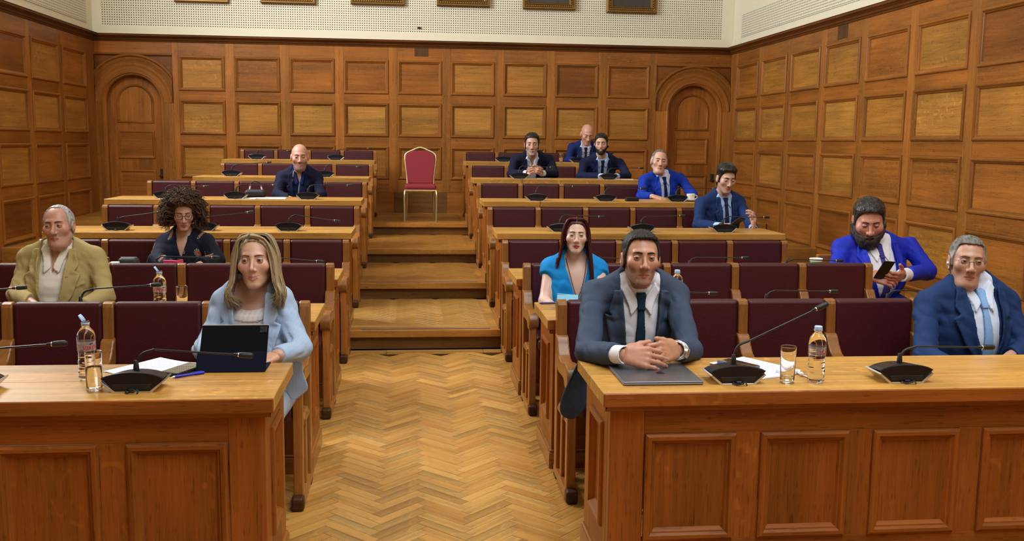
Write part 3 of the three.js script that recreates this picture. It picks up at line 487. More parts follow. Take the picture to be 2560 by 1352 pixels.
function headField(q) {                          // q: build of this head
  const w = q.w || 1, j = q.jaw || 1, nz = q.nose || 1, f = q.fat || 0, fem = q.female ? 1 : 0;
  return (x, y, z, noNeck) => {
    const ax = Math.abs(x);
    let d = ell(x, y - 0.033, z + 0.016, 0.0755 * w, 0.089, 0.097);
    d = smin(d, ell(x, y + 0.030, z - 0.020, 0.0560 * w + f * 0.008, 0.086, 0.069), 0.03);
    d = smin(d, cap(ax, y, z, [0.0410 * w * j + f * 0.008, -0.053 - f * 0.01, 0.0], [0.013, -0.099, 0.062], 0.0185 + f * 0.008, 0.0175), 0.022);
    d = smin(d, Math.hypot(x * 0.85, y + 0.099, z - 0.0675) - (0.0175 - 0.003 * fem), 0.014);
    d = smin(d, Math.hypot(ax - 0.044 * w, y + 0.018, z - 0.054) - (0.0225 + f * 0.006 + 0.0022 * fem), 0.022);
    d = smin(d, cap(ax, y, z, [0, 0.030, 0.0795], [0.037, 0.029, 0.070], 0.0105 - 0.005 * fem, 0.0085 - 0.004 * fem), 0.016);
    d = smax(d, -(Math.hypot(ax - 0.0315, (y - 0.007) * 1.15, z - 0.1005) - 0.0210), 0.014);
    const nk2 = 0.93 + 0.07 * nz;
    d = smin(d, cap(x, y, z, [0, 0.021, 0.0805], [0, -0.024, 0.1035 * nk2], 0.0062, 0.0085 * nz), 0.010);
    d = smin(d, Math.hypot(x, y + 0.0315, z - 0.1060 * nk2) - 0.0112 * nz, 0.007);
    d = smin(d, Math.hypot(ax - 0.0132 * nz, y + 0.0365, z - 0.0920) - 0.0080 * nz, 0.006);
    d = smin(d, ell(x, y + 0.070, z - 0.058, 0.032, 0.024, 0.0270), 0.012);
    d = smax(d, -(Math.hypot(ax - 0.0062, y + 0.0440, z - 0.0985) - 0.0040), 0.003);
    if (!fem || q.age) d = smax(d, -(cap(ax, y, z, [0.0190, -0.036, 0.0895], [0.0330, -0.066, 0.0790], 0.0020, 0.0012)), 0.007);
    d = smin(d, cap(ax, y, z, [0, -0.0632, 0.0862], [0.0215, -0.0690, 0.0760], 0.0046 + 0.0007 * fem, 0.0026), 0.004);
    d = smin(d, cap(ax, y, z, [0, -0.0758, 0.0850], [0.0190, -0.0712, 0.0765], 0.0058 + 0.0010 * fem, 0.0028), 0.004);
    d = smax(d, -cap(ax, y, z, [0, -0.0690, 0.0925], [0.0250, -0.0700 + (q.smile || 0) * 0.003, 0.0775], 0.0021, 0.0015), 0.002);
    const ex = ax - 0.0790 * w, ey = y + 0.004, ez = z + 0.010, er = 0.25, yy = ey * Math.cos(er) - ez * Math.sin(er), zz = ey * Math.sin(er) + ez * Math.cos(er);
    let ear = ell(ex - 0.3 * (ez < 0 ? -ez * 0.6 : 0), yy, zz, 0.0085, 0.0325, 0.0195); ear = smax(ear, -ell(ex - 0.008, yy - 0.004, zz + 0.001, 0.007, 0.019, 0.0105), 0.004);
    d = smin(d, ear, 0.008);
    if (!noNeck && q.neckTo) { d = smin(d, cap(x, y, z, [0, -0.060, -0.026], q.neckTo, q.neckR * 0.98, q.neckR), 0.024); if (f) d = smin(d, ell(x, y + 0.105, z - 0.030, 0.050, 0.030 + 0.012 * f, 0.045), 0.03); }
    return d;
  };
}

const skull = (x, y, z, w) => smin(ell(x, y - 0.033, z + 0.016, 0.0755 * w, 0.089, 0.097), ell(x, y + 0.030, z + 0.012, 0.066 * w, 0.080, 0.080), 0.04);
const pl = (T, v) => { if (v <= T[0][0]) return T[0][1]; for (let i = 1; i < T.length; i++) if (v <= T[i][0]) return lerp(T[i - 1][1], T[i][1], (v - T[i - 1][0]) / (T[i][0] - T[i - 1][0])); return T[T.length - 1][1]; };
function hairField(q, hs) {                      // cropped to collar-length hair over the skull
  const w = q.w || 1, fh = hs.line || 0.078;
  return (x, y, z) => {
    const ax = Math.abs(x), st = hs.strand === undefined ? 0.0028 : hs.strand;
    const t = hs.side + (hs.top - hs.side) * smooth(0.035, 0.105, y) + (hs.quiff || 0) * smooth(0.0, 0.09, z) * smooth(0.06, 0.11, y) * (1 + (hs.sweep || 0) * x / 0.06);
    let d = skull(x, y, z, w) - t + st * n3((x + 0.3 * z) * 330, (y + z) * 38, (z - y) * 60, 3) * 1.6 + st * 1.3 * n3((x + 0.4 * z) * 120, (y + z) * 26, (z - y) * 40, 4);
    const temple = hs.temple || 0, zl = pl([[-0.06, -0.036], [-0.030, -0.030], [-0.022, hs.burn === undefined ? 0.016 : hs.burn], [0.030, 0.036], [0.055, 0.046 - temple * 0.4], [fh - 0.006, 0.058 - temple], [fh + 0.004, fh > 0.1 ? 0.02 : 0.075], [fh + 0.018, 0.12]], y + (hs.arch || 0.18) * (ax < 0.05 ? (ax * ax) / 0.05 : ax - 0.025) * (temple ? -0.2 : 0.5) + 0.006 * n3(x * 120, 5, z * 60, 8));
    d = smax(d, (z - zl) * 0.85, 0.004);
    if (hs.bald) d = smax(d, hs.bald - Math.hypot(x * 1.05, Math.max(0, z + 0.05) * 0.9 + (z < -0.05 ? (z + 0.05) * 0.9 : 0), y > 0.06 ? 0 : 0.2) , 0.006);
    d = smax(d, (hs.nape === undefined ? -0.072 : hs.nape) - y, 0.006);
    return smax(d, -ell(ax - 0.081 * w, y + 0.004, z + 0.006, 0.016, 0.036, 0.024), 0.004);
  };
}
function beardField(hf, b) {                     // b.t thickness, b.long below the chin
  return (x, y, z) => {
    const ax = Math.abs(x); let d = hf(x, y, z, true) - b.t * (0.55 + 0.45 * smooth(-0.03, -0.09, y)) + b.t * 0.30 * n3(x * 170, y * 60, z * 170, 5) + b.t * 0.3 * n3(x * 60, y * 30, z * 60, 6);
    if (b.long) d = smin(d, ell(x, y + 0.100, z - 0.052, 0.058, 0.052 + b.long, 0.040) + 0.006 * n3(x * 130, y * 40, z * 130, 7), 0.03);
    const line = pl([[-0.03, -0.01], [0.012, -0.012], [0.040, -0.040], [0.070, -0.056], [0.12, -0.056]], z);   // upper border by depth
    d = smax(d, y - line, 0.004); d = smax(d, -0.02 - z, 0.006);
    d = smax(d, -ell(x, y + 0.0695, z - 0.09, 0.023, 0.0080, 0.035), 0.003); d = smax(d, -ell(x, y + 0.030, z - 0.095, 0.034, 0.0225, 0.04), 0.004);
    return b.long ? d : smax(d, -0.125 - y, 0.01);
  };
}
function handCaps(w, dir, back, hs) {            // palm and five fingers; hs.side: +1 left hand, -1 right hand
  dir = vnorm(dir); back = vnorm(vsub(back, vmul(dir, vdot(back, dir)))); const s = hs.s || 1, lat = vmul(vcross(dir, back), hs.side);   // lat points to the thumb
  const at = (a, b, c) => vadd(w, vadd(vmul(dir, a * s), vadd(vmul(lat, b * s), vmul(back, c * s)))), L = [];
  for (let i = 0; i < 4; i++) L.push([at(0.012, 0.020 - 0.013 * i, 0), at(0.088 - 0.004 * Math.abs(i - 1.2), 0.031 - 0.0205 * i, 0), 0.0155 * s, 0.0115 * s, 'p']);
  const len = [[0.041, 0.026, 0.021], [0.046, 0.029, 0.022], [0.042, 0.027, 0.021], [0.033, 0.020, 0.018]], curl = hs.curl || [0.4, 0.5, 0.5, 0.5];
  for (let i = 0; i < 4; i++) {
    let p = at(0.088 - 0.004 * Math.abs(i - 1.2), 0.031 - 0.0205 * i, 0), a = 0.0; const c = curl[i], sp = (hs.spread || 0) * (1.5 - i);
    for (let k = 0; k < 3; k++) { a += c * [0.8, 1.1, 0.7][k]; const v = vnorm(vadd(vadd(vmul(dir, Math.cos(a)), vmul(back, -Math.sin(a))), vmul(lat, sp))), n = vadd(p, vmul(v, len[i][k] * s)); L.push([p, n, (0.0098 - 0.0008 * k - (i === 3 ? 0.0012 : 0)) * s, (0.0090 - 0.0010 * k - (i === 3 ? 0.0012 : 0)) * s, 'f' + i]); p = n; }
  }
  const th = hs.thumb || [0.75, -0.35]; let p = at(0.022, 0.030, -0.006); const d1 = vnorm(vadd(vadd(vmul(dir, Math.cos(th[0])), vmul(lat, Math.sin(th[0]))), vmul(back, th[1])));
  L.push([at(0.012, 0.018, -0.004), p, 0.0155 * s, 0.0145 * s, 'p']); let n = vadd(p, vmul(d1, 0.040 * s)); L.push([p, n, 0.0138 * s, 0.0110 * s, 'p']);
  const d2 = vnorm(vadd(d1, vmul(dir, 0.45))); L.push([n, vadd(n, vmul(d2, 0.034 * s)), 0.0108 * s, 0.0088 * s, 't']);
  return L;
}
function capsField(L) { return (x, y, z) => { let palm = 1e3, fing = 1e3, cur = 1e3, tag = ''; for (const [a, b, r0, r1, k] of L) { const d = cap(x, y, z, a, b, r0, r1); if (k === 'p') palm = palm > 900 ? d : smin(palm, d, 0.012); else { if (k !== tag) { fing = Math.min(fing, cur); cur = d; tag = k; } else cur = smin(cur, d, 0.004); } } fing = Math.min(fing, cur); return smin(palm, fing, 0.006); }; }
function lids(sgn, open, col, xf, look) {        // two eyelids as lunes of a sphere; the first ring is the lash line
  const P = [], C = [], r = 0.01385, na = 16, nb = 6;
  for (const [p0, p1] of [[open[0], 1.75], [-open[1], -1.75]]) for (let i = 0; i < na; i++) for (let k = 0; k < nb; k++) {
    const q = (u, v) => { const a = lerp(-1.38, 1.38, u), f = lerp(p0 + 0.10 * (u - 0.5) * sgn, p1, v), rr = r * (v === 0 ? 0.99 : 1); return { p: xf.p([sgn * EYEX + rr * Math.sin(a) * 1.08, EYEY + rr * Math.cos(a) * Math.sin(f), EYEZ + rr * Math.cos(a) * Math.cos(f)]), c: v === 0 && p0 > -0.5 + (p0 < 0 ? 9 : 0) ? [0.03, 0.02, 0.015] : col }; };
    const a = q(i / na, k / nb), b = q((i + 1) / na, k / nb), c = q((i + 1) / na, (k + 1) / nb), d = q(i / na, (k + 1) / nb);
    for (const e of (p1 > 0 ? [a, b, c, a, c, d] : [a, c, b, a, d, c])) { P.push(...e.p); C.push(...e.c); }
  }
  return geom(P, null, null, C);
}
function eyeGeo(sgn, gaze, iris, xf) {
  const P = [], C = [], r = 0.0126, rings = [0, 0.22, 0.23, 0.52, 0.57, 0.9, 1.4, 2.0], g = vnorm([Math.sin(gaze[0]), Math.sin(gaze[1]), 1]), X = vnorm(vcross([0, 1, 0], g)), Y = vcross(g, X);
  const q = (a, f, c) => ({ p: xf.p(vadd([sgn * EYEX, EYEY, EYEZ], vmul(vadd(vmul(g, Math.cos(a)), vadd(vmul(X, Math.sin(a) * Math.cos(f)), vmul(Y, Math.sin(a) * Math.sin(f)))), r))), c });
  for (let i = 0; i + 1 < rings.length; i++) { const col = i < 2 ? [0.008, 0.007, 0.006] : i < 3 ? iris : i < 4 ? vmul(iris, 0.5) : [0.40, 0.36, 0.33]; for (let k = 0; k < 20; k++) { const f = k / 20 * 2 * Math.PI, h = (k + 1) / 20 * 2 * Math.PI, a = q(rings[i], f, col), b = q(rings[i + 1], f, col), c = q(rings[i + 1], h, col), d = q(rings[i], h, col); for (const e of [a, b, c, a, c, d]) { P.push(...e.p); C.push(...e.c); } } }
  return geom(P, null, null, C);
}
function strandTubes(list, xf, seed) {           // list of { pts, r0, r1, flat }; each a tapered lock of hair
  const P = [], N = [], C = [], I = [], r = rng(seed); let base = 0;
  for (const s of list) {
    const cv = new THREE.CatmullRomCurve3(s.pts.map((p) => new THREE.Vector3(...p))), n = s.n || 14, m = 6, tone = 0.70 + 0.6 * r();
    for (let i = 0; i <= n; i++) {
      const t = i / n, p = cv.getPoint(t), d = cv.getTangent(t), out = new THREE.Vector3(p.x, 0, p.z + 0.015).normalize(), X = new THREE.Vector3().crossVectors(d, out).normalize(), Y = new THREE.Vector3().crossVectors(X, d).normalize(), rad = s.r0 * Math.sin(Math.PI * Math.min(1, 0.25 + 0.75 * t) ** 0.9) + s.r1;
      for (let k = 0; k < m; k++) { const a = k / m * 2 * Math.PI, ca = Math.cos(a), sa = Math.sin(a), fl2 = s.flat || 0.45; P.push(...xf.p([p.x + rad * (X.x * ca + Y.x * sa * fl2), p.y + rad * (X.y * ca + Y.y * sa * fl2), p.z + rad * (X.z * ca + Y.z * sa * fl2)])); N.push(...xf.v(vnorm([X.x * ca * fl2 + Y.x * sa, X.y * ca * fl2 + Y.y * sa, X.z * ca * fl2 + Y.z * sa]))); const c = s.col || [1, 1, 1]; C.push(c[0] * tone, c[1] * tone, c[2] * tone); }
      if (i < n) for (let k = 0; k < m; k++) { const a = base + i * m + k, b = base + i * m + (k + 1) % m; I.push(a, a + m, b, b, a + m, b + m); }
    }
    base += (n + 1) * m;
  }
  const g = geom(P, N, null, C); g.setIndex(I); return g;
}
function join(list) { return mergeGeometries(list.map((g) => { const h = g.index ? g.toNonIndexed() : g; if (!h.attributes.color) h.setAttribute('color', new THREE.Float32BufferAttribute(new Array(h.attributes.position.count * 3).fill(1), 3)); return h; })); }
const weave = tex(128, 128, (u, v) => { const a = 0.5 + 0.5 * Math.sin(u * 2 * Math.PI * 32) * Math.sin(v * 2 * Math.PI * 32), b = pnoise(u * 40, v * 40, 40, 40, 61), g = 0.35 * a + 0.5 * b; return [g, g, g]; }, false); weave.repeat.set(14, 14);
function cloth(r, g, b, o = {}) { return new THREE.MeshPhysicalMaterial({ color: new THREE.Color().setRGB(r, g, b), roughness: o.rough || 0.78, specularIntensity: 0.35, bumpMap: weave, bumpScale: 0.0006, ...(o.map ? { map: o.map } : {}) }); }
const skinMat = new THREE.MeshPhysicalMaterial({ vertexColors: true, roughness: 0.46, clearcoat: 0.08, clearcoatRoughness: 0.4 }), eyeMat = new THREE.MeshPhysicalMaterial({ vertexColors: true, roughness: 0.12, clearcoat: 1, clearcoatRoughness: 0.05 });
const hairMats = {}; function hairMat(c, rough = 0.5) { const k = c.join() + rough; return hairMats[k] || (hairMats[k] = new THREE.MeshPhysicalMaterial({ color: new THREE.Color().setRGB(...c), vertexColors: true, roughness: rough, specularIntensity: 0.6 })); }

function makePerson(S) {

  const T0 = S.base, g = thing('person', S.label, 'person', T0), rel = (p) => vsub(p, T0);
  const N = rel(S.neck), PV = rel(S.pelvis), SL = rel(S.sl), SRr = rel(S.sr), Y = vnorm(vsub(N, PV)), X0 = vsub(SL, SRr), X = vnorm(vsub(X0, vmul(Y, vdot(X0, Y)))), Z = vcross(X, Y), tf = frame(N, X, Y, Z), to = (p) => tf.inv(rel(p));
  const hm = new THREE.Matrix4().makeRotationFromEuler(new THREE.Euler(S.hp, S.hy - Math.atan2(S.head[0], -S.head[2]), S.hr, 'YXZ')).elements, hx = frame(rel(S.head), [hm[0], hm[1], hm[2]], [hm[4], hm[5], hm[6]], [hm[8], hm[9], hm[10]], S.hs);
  const cell = S.cell, hc = S.hcell, q = S.build || {}, fat = S.bulk || 1, len = vlen(vsub(N, PV));
  const nb = hx.inv(tf.p([0, -0.03, -0.012])); q.neckTo = nb; q.neckR = (S.neckR || 0.054) / S.hs;
  const skin = S.skin, hf = headField(q);
  // --- head
  const lip = S.lip || [skin[0] * 0.74, skin[1] * 0.46, skin[2] * 0.48], stub = S.stubble;
  const faceCol = (x, y, z) => {
    let c = skin.slice(); const ax = Math.abs(x), blot = 1 + 0.14 * n3(x * 60, y * 60, z * 60, 2) + 0.10 * n3(x * 160, y * 160, z * 160, 9); c = c.map((v) => v * blot);
    const fl2 = Math.exp(-(((ax - 0.043) / 0.018) ** 2 + ((y + 0.022) / 0.018) ** 2)) * smooth(0.02, 0.05, z) + 0.8 * Math.exp(-((x / 0.014) ** 2 + ((y + 0.035) / 0.012) ** 2)) * smooth(0.08, 0.1, z) + 0.5 * smooth(0.075, 0.085, ax); c = [c[0], c[1] * (1 - 0.10 * fl2), c[2] * (1 - 0.11 * fl2)];
    if (stub) { const m = Math.max(smooth(-0.028, -0.048, y + 0.006 * n3(x * 90, y * 90, z * 90)) * smooth(-0.03, 0.0, z) * smooth(0.12, 0.03, Math.abs(y + 0.085)), 0) * (1 - Math.exp(-((x / 0.022) ** 4 + ((y + 0.0695) / 0.010) ** 4))) * smooth(-0.14, -0.11, y), k = stub.a * m * clamp(0.75 + 0.9 * n3(x * 700, y * 700, z * 700, 12), 0, 1); c = c.map((v, i) => lerp(v, stub.c[i], k)); }
    if (z > 0.07) { const li = smooth(0.0085, 0.0045, Math.min(Math.hypot((ax * 0.28), y + 0.0632 + ax * 0.24), Math.hypot(ax * 0.30, y + 0.0755 - ax * 0.20))) ; c = c.map((v, i) => lerp(v, lip[i], li)); const ml = smooth(0.0022, 0.0008, Math.abs(y + 0.0693 - 0.02 * (q.smile || 0) * ax)) * smooth(0.026, 0.022, ax); c = c.map((v) => v * (1 - 0.6 * ml)); }
    if (S.makeup) { const m = Math.exp(-(((ax - EYEX) / 0.016) ** 2 + ((y - EYEY - 0.008) / 0.008) ** 2)) * smooth(0.05, 0.07, z); c = c.map((v) => v * (1 - 0.35 * m)); }
    return c;
  };
  const body = [net(hf, [-0.105, Math.min(-0.150, nb[1] + 0.02), -0.125], [0.105, 0.132, 0.125], hc, hx, faceCol)];
  const open = S.open ? [S.open[0] + 0.10, S.open[1] + 0.06] : [0.38, 0.34]; for (const s of [-1, 1]) body.push(lids(s, open, vmul(skin, 0.86), hx));
  // --- hands
  const handGeo = []; for (const H of S.hands || []) { const L = handCaps(rel(H.w), H.dir, H.back, H), f = capsField(L), pts = L.flatMap((c) => [c[0], c[1]]), lo = [0, 1, 2].map((i) => Math.min(...pts.map((p) => p[i])) - 0.022), hi = [0, 1, 2].map((i) => Math.max(...pts.map((p) => p[i])) + 0.022); body.push(net(f, lo, hi, S.handCell || 0.0042, frame([0, 0, 0], [1, 0, 0], [0, 1, 0], [0, 0, 1]), (x, y, z) => { const b = 1 + 0.16 * n3(x * 90, y * 90, z * 90, 14); return [skin[0] * b * 1.0, skin[1] * b * 0.92, skin[2] * b * 0.90]; })); }
  // --- trunk and limbs in the trunk's axes
  const jl = { s: to(S.sl), e: to(S.el), w: to(S.wl) }, jr = { s: to(S.sr), e: to(S.er), w: to(S.wr) }, hw = Math.abs(jl.s[0] - jr.s[0]) / 2, sy = (jl.s[1] + jr.s[1]) / 2, bust = S.bust || 0, bel = S.belly || 0;
  const hipY = -len, nR = S.neckR || 0.054, hn = tf.inv(hx.p([0, -0.062, -0.026]));
  const trunk = (x, y, z) => {
    const ax = Math.abs(x);
    let d = ell(x, y + 0.20, z + 0.004, 0.155 * fat + 0.02, 0.21, 0.112 * fat);
    d = smin(d, ell(x, y - (hipY + 0.20), z - 0.012 - bel * 0.03, 0.150 * fat + bel * 0.02, 0.19, 0.112 * fat + bel * 0.06), 0.08);
    d = smin(d, ell(x, y - (hipY + 0.04), z, 0.165 * fat, 0.105, 0.120 * fat), 0.06);
    d = smin(d, cap(ax, y, z, [0.032, 0.030 + (S.trap || 0), -0.032], [hw * 0.94, sy + 0.004, -0.012], 0.046, 0.048 * Math.sqrt(fat)), 0.05);
    if (bust) d = smin(d, ell(ax - 0.072, y + 0.225, z - 0.085, 0.058, 0.060, 0.045 * bust), 0.05);
    return d;
  };
  const neckF = (x, y, z) => cap(x, y, z, [0, -0.045, -0.014], hn, nR, nR * 0.96), ar = S.arm || 1;
  const sleeve = (x, y, z, J, r0, r1, r2, cut) => { let d = cap(x, y, z, J.s, J.e, r0, r1); const ab = vsub(J.w, J.e), L = vlen(ab), t = ((x - J.e[0]) * ab[0] + (y - J.e[1]) * ab[1] + (z - J.e[2]) * ab[2]) / L; return smin(d, Math.max(cap(x, y, z, J.e, J.w, r1, r2), t - L * cut), 0.02); };
  const up = to(vadd(T0, [0, 5, 0])), P0 = to(S.pelvis); void up;
  const LG = [-1, 1].map((sx) => [vadd(S.pelvis, [sx * 0.085 * fat, -0.02, 0.02]), vadd(S.base, [sx * 0.13 + (S.kx || 0), 0.50, S.knee]), vadd(S.base, [sx * 0.12 + (S.kx || 0), 0.09, S.knee - 0.03])].map(to)), sf = Math.sqrt(fat);
  const legs = (x, y, z, k) => { let d = 1e3; for (const [a, b, c] of LG) d = Math.min(d, smin(cap(x, y, z, a, b, 0.080 * sf * k, 0.062 * k), cap(x, y, z, b, c, 0.060 * k, 0.046 * k), 0.03)); return smin(d, ell(x - P0[0], y - P0[1], z - P0[2], 0.16 * fat * k, 0.11 * k, 0.115 * k), 0.05); };
  const coreArm = (x, y, z) => Math.min(sleeve(x, y, z, jl, 0.045 * ar, 0.038 * ar, 0.027, 1.05), sleeve(x, y, z, jr, 0.045 * ar, 0.038 * ar, 0.027, 1.05));
  const core = (x, y, z) => smin(smin(smin(trunk(x, y, z) + 0.008, neckF(x, y, z), 0.03), coreArm(x, y, z), 0.03), legs(x, y, z, 0.86), 0.04);
  const J6 = [jl.s, jl.e, jl.w, jr.s, jr.e, jr.w], kA = to(vadd(S.base, [0, 0, S.knee + 0.1])), box = (m) => [[0, 1, 2].map((i) => Math.min(...J6.map((p) => p[i]), [-0.24 * fat, hipY - 0.02, -0.17 * fat][i]) - m), [0, 1, 2].map((i) => Math.max(...J6.map((p) => p[i]), [0.24 * fat, 0.10, 0.20 * fat][i]) + m)];
  const legPts = [-1, 1].flatMap((sx) => [to(vadd(S.base, [sx * 0.13 + (S.kx || 0), 0.50, S.knee])), to(vadd(S.base, [sx * 0.13 + (S.kx || 0), 0.0, S.knee - 0.03])), P0]), lb = (m, more = []) => { const A = [...legPts, ...more]; return [[0, 1, 2].map((i) => Math.min(...A.map((p) => p[i])) - m), [0, 1, 2].map((i) => Math.max(...A.map((p) => p[i])) + m)]; };
  const cb = lb(0.20, [...box(0)]); body.push(net(core, cb[0], cb[1], S.bare ? 0.010 : 0.018, tf, (x, y, z) => { const b = 1 + 0.1 * n3(x * 30, y * 30, z * 30, 15); return vmul(skin, b); }));
  mesh('body', join(body), skinMat, g);
  for (const s of [-1, 1]) mesh('eye', eyeGeo(s, S.gaze || [0, 0], S.iris || [0.05, 0.025, 0.012], hx), eyeMat, g);
  // --- eyebrows
  const HC = S.hair || {}, bc = S.brow || HC.c || [0.03, 0.02, 0.015];
  for (const s of [-1, 1]) { const pts = []; for (let i = 0; i <= 5; i++) { const t = i / 5, x = s * lerp(0.011, 0.049, t), y = 0.0255 + 0.0065 * Math.sin(t * 2.3) - 0.004 * t + (S.browUp || 0); let z = 0.12; for (let k = 0; k < 30; k++) { const d = hf(x, y, z); if (d < 0.0004) break; z -= d * 0.7; } pts.push([x, y, z + 0.0002]); } mesh('eyebrow', strandTubes([{ pts, r0: S.browR || 0.0030, r1: 0.0008, n: 12, flat: 0.55 }], hx, 5), hairMat(bc, 0.7), g); }
  // --- hair and beard
  const tone = (x, y, z) => { const t = 1 + 1.1 * n3(x * 190, (y + z) * 40, (z - y) * 40, 21) + 0.5 * n3(x * 60, y * 60, z * 60, 22), gr = HC.grey ? clamp(HC.grey.a * smooth(HC.grey.y0, HC.grey.y1, y) + HC.grey.a * 0.8 * n3(x * 260, y * 120, z * 260, 23), 0, 1) : 0; return [0, 1, 2].map((i) => Math.max(0.1, t) * lerp(1, HC.grey ? HC.grey.c[i] / HC.c[i] : 1, gr)); };
  const hairParts = []; if (HC.cap) hairParts.push(net(hairField(q, HC.cap), [-0.115, -0.125, -0.150], [0.115, 0.165, 0.125], S.hairCell || Math.max(0.0034, hc), hx, tone));
  if (HC.strands) hairParts.push(strandTubes(HC.strands(), hx, 77));
  if (hairParts.length) mesh('hair', join(hairParts), hairMat(HC.c, HC.rough || 0.45), g);
  if (S.beard) { const bf = beardField(hf, S.beard); mesh('beard', join([net(bf, [-0.11, -0.19, -0.04], [0.11, 0.0, 0.13], Math.max(0.0034, hc), hx, (x, y, z) => { const t = Math.max(0.15, 1 + 1.2 * n3(x * 200, y * 70, z * 200, 31)), gr = S.beard.grey ? clamp(S.beard.grey.a * smooth(S.beard.grey.y0, S.beard.grey.y1, y) + 0.5 * S.beard.grey.a * n3(x * 200, y * 60, z * 200, 32), 0, 1) : 0; return [0, 1, 2].map((i) => t * lerp(1, S.beard.grey ? S.beard.grey.c[i] / S.beard.c[i] : 1, gr)); })]), hairMat(S.beard.c, 0.7), g); }
  // --- clothes
  const fold = (x, y, z) => { const s = S.fold === undefined ? 1 : S.fold; let d = 0; for (const J of [jl, jr]) { const e = Math.hypot(x - J.e[0], y - J.e[1], z - J.e[2]), sh = Math.hypot(x - J.s[0], y - J.s[1], z - J.s[2]); d += 0.0170 * Math.exp(-((e / 0.12) ** 2)) * (0.32 - 1.6 * Math.abs(n3(x * 14 + 5, y * 30 + x * 18, z * 12, 41))) + 0.0125 * Math.exp(-(((sh - 0.13) / 0.10) ** 2)) * (0.32 - 1.6 * Math.abs(n3(x * 20 + y * 14, y * 16, z * 16, 42))); } return s * (d + 0.0065 * n3(x * 14, y * 9, z * 14, 43) + 0.0034 * n3(x * 30 + y * 12, y * 26, z * 30, 44)); };
  const O = S.outfit, bx = box(0.085 * Math.sqrt(fat) + 0.02);
  const shell = (f, lo2, t) => (x, y, z) => Math.abs(f(x, y, z) - lo2) - t, front = (P, x, y, z) => Math.max(poly2(P, x, y), -z - 0.01);
  const torsoAll = (x, y, z) => smin(trunk(x, y, z), neckF(x, y, z), 0.035);
  if (O.jacket) {
    const vb = O.vy || -0.33, vw = O.vw || 0.062, ox = O.vx || 0, V = [[-vw, 0.10], [vw, 0.10], [vw * 0.98, 0.02], [vw * 0.75 + ox * 0.4, vb * 0.45], [ox + (O.vgap || 0.004), vb], [ox + (O.vgap2 || 0.03), hipY - 0.1], [ox - (O.vgap2 || 0.03) + 0.012, hipY - 0.1], [ox - (O.vgap || 0.004), vb], [-vw * 0.75 + ox * 0.4, vb * 0.45], [-vw * 0.98, 0.02]];
    const lw = O.lw || 0.062, lap = (s) => [[s * vw * 0.95, 0.035], [s * (vw * 0.74) + ox * 0.4, vb * 0.45], [ox + s * 0.006, vb - 0.01], [s * (vw * 0.74 + lw * 0.72) + ox * 0.35, vb * 0.58], [s * (vw * 0.9 + lw), O.peak ? -0.068 : -0.095], [s * (vw * 0.88 + lw * 0.62), -0.074], [s * (vw * 0.9 + lw * 0.80), -0.052], [s * (vw + 0.030), 0.030]];
    const LP = [lap(1), lap(-1)], hem = hipY + (O.hem || -0.06), rs = (O.sleeve || 1) * Math.sqrt(fat);
    const jac = (x, y, z) => {
      const tr = trunk(x, y, z); let d = smin(tr - 0.013, Math.min(sleeve(x, y, z, jl, 0.054 * rs, 0.051 * rs, 0.040 * rs, O.cut || 0.86), sleeve(x, y, z, jr, 0.054 * rs, 0.051 * rs, 0.040 * rs, O.cut || 0.86)), 0.030);
      if (d > 0.07) return d - 0.03; if (d < -0.05) return d;
      const fo = fold(x, y, z); d += fo;
      const nk = neckF(x, y, z); d = smin(d, Math.max(nk - 0.019, y - 0.028 - (z > 0 ? -0.6 * z : 0), -0.08 - y), 0.02); d = smax(d, -(nk - 0.009), 0.004);
      const v = Math.max(poly2(V, x, y), -z - 0.02); d = smax(d, -v, 0.004);
      if (z > 0) {
        if (O.pocket) { const p = poly2(O.pocket, x, y); d = Math.min(d, smax(Math.abs(tr - 0.0135 + fo) - 0.006, p, 0.002)); } }
      return smax(d, hem - y, 0.01);
    };
    const lc = Math.min(cell * 0.7, 0.0060);
    for (const L of LP) { const xs = L.map((p) => p[0]), ys = L.map((p) => p[1]), lapel = (x, y, z) => { const p = Math.max(poly2(L, x, y), -z + 0.005); if (p > 0.03) return p; const ta = smin(trunk(x, y, z), neckF(x, y, z) - 0.004, 0.03); if (ta > 0.06) return ta - 0.03; const fo = fold(x, y, z), e = 0.0190 + 0.0080 * smooth(-0.028, 0.0, p) + 0.5 * cell, th = Math.max(0.0050, lc * 0.9); return smax(Math.abs(ta + fo - e - 0.001) - th, p, 0.002); };
      mesh('lapel', net(lapel, [Math.min(...xs) - 0.012, Math.min(...ys) - 0.012, 0.0], [Math.max(...xs) + 0.012, Math.max(...ys) + 0.012, 0.16 * fat + 0.05 + bel * 0.08], lc, tf), O.jacket, g); }
    mesh('jacket', net(jac, [bx[0][0], Math.max(bx[0][1], Math.min(hem, ...J6.map((p) => p[1])) - 0.09), bx[0][2]], [bx[1][0], Math.max(0.10, bx[1][1]), bx[1][2]], cell, tf), O.jacket, g);
  }
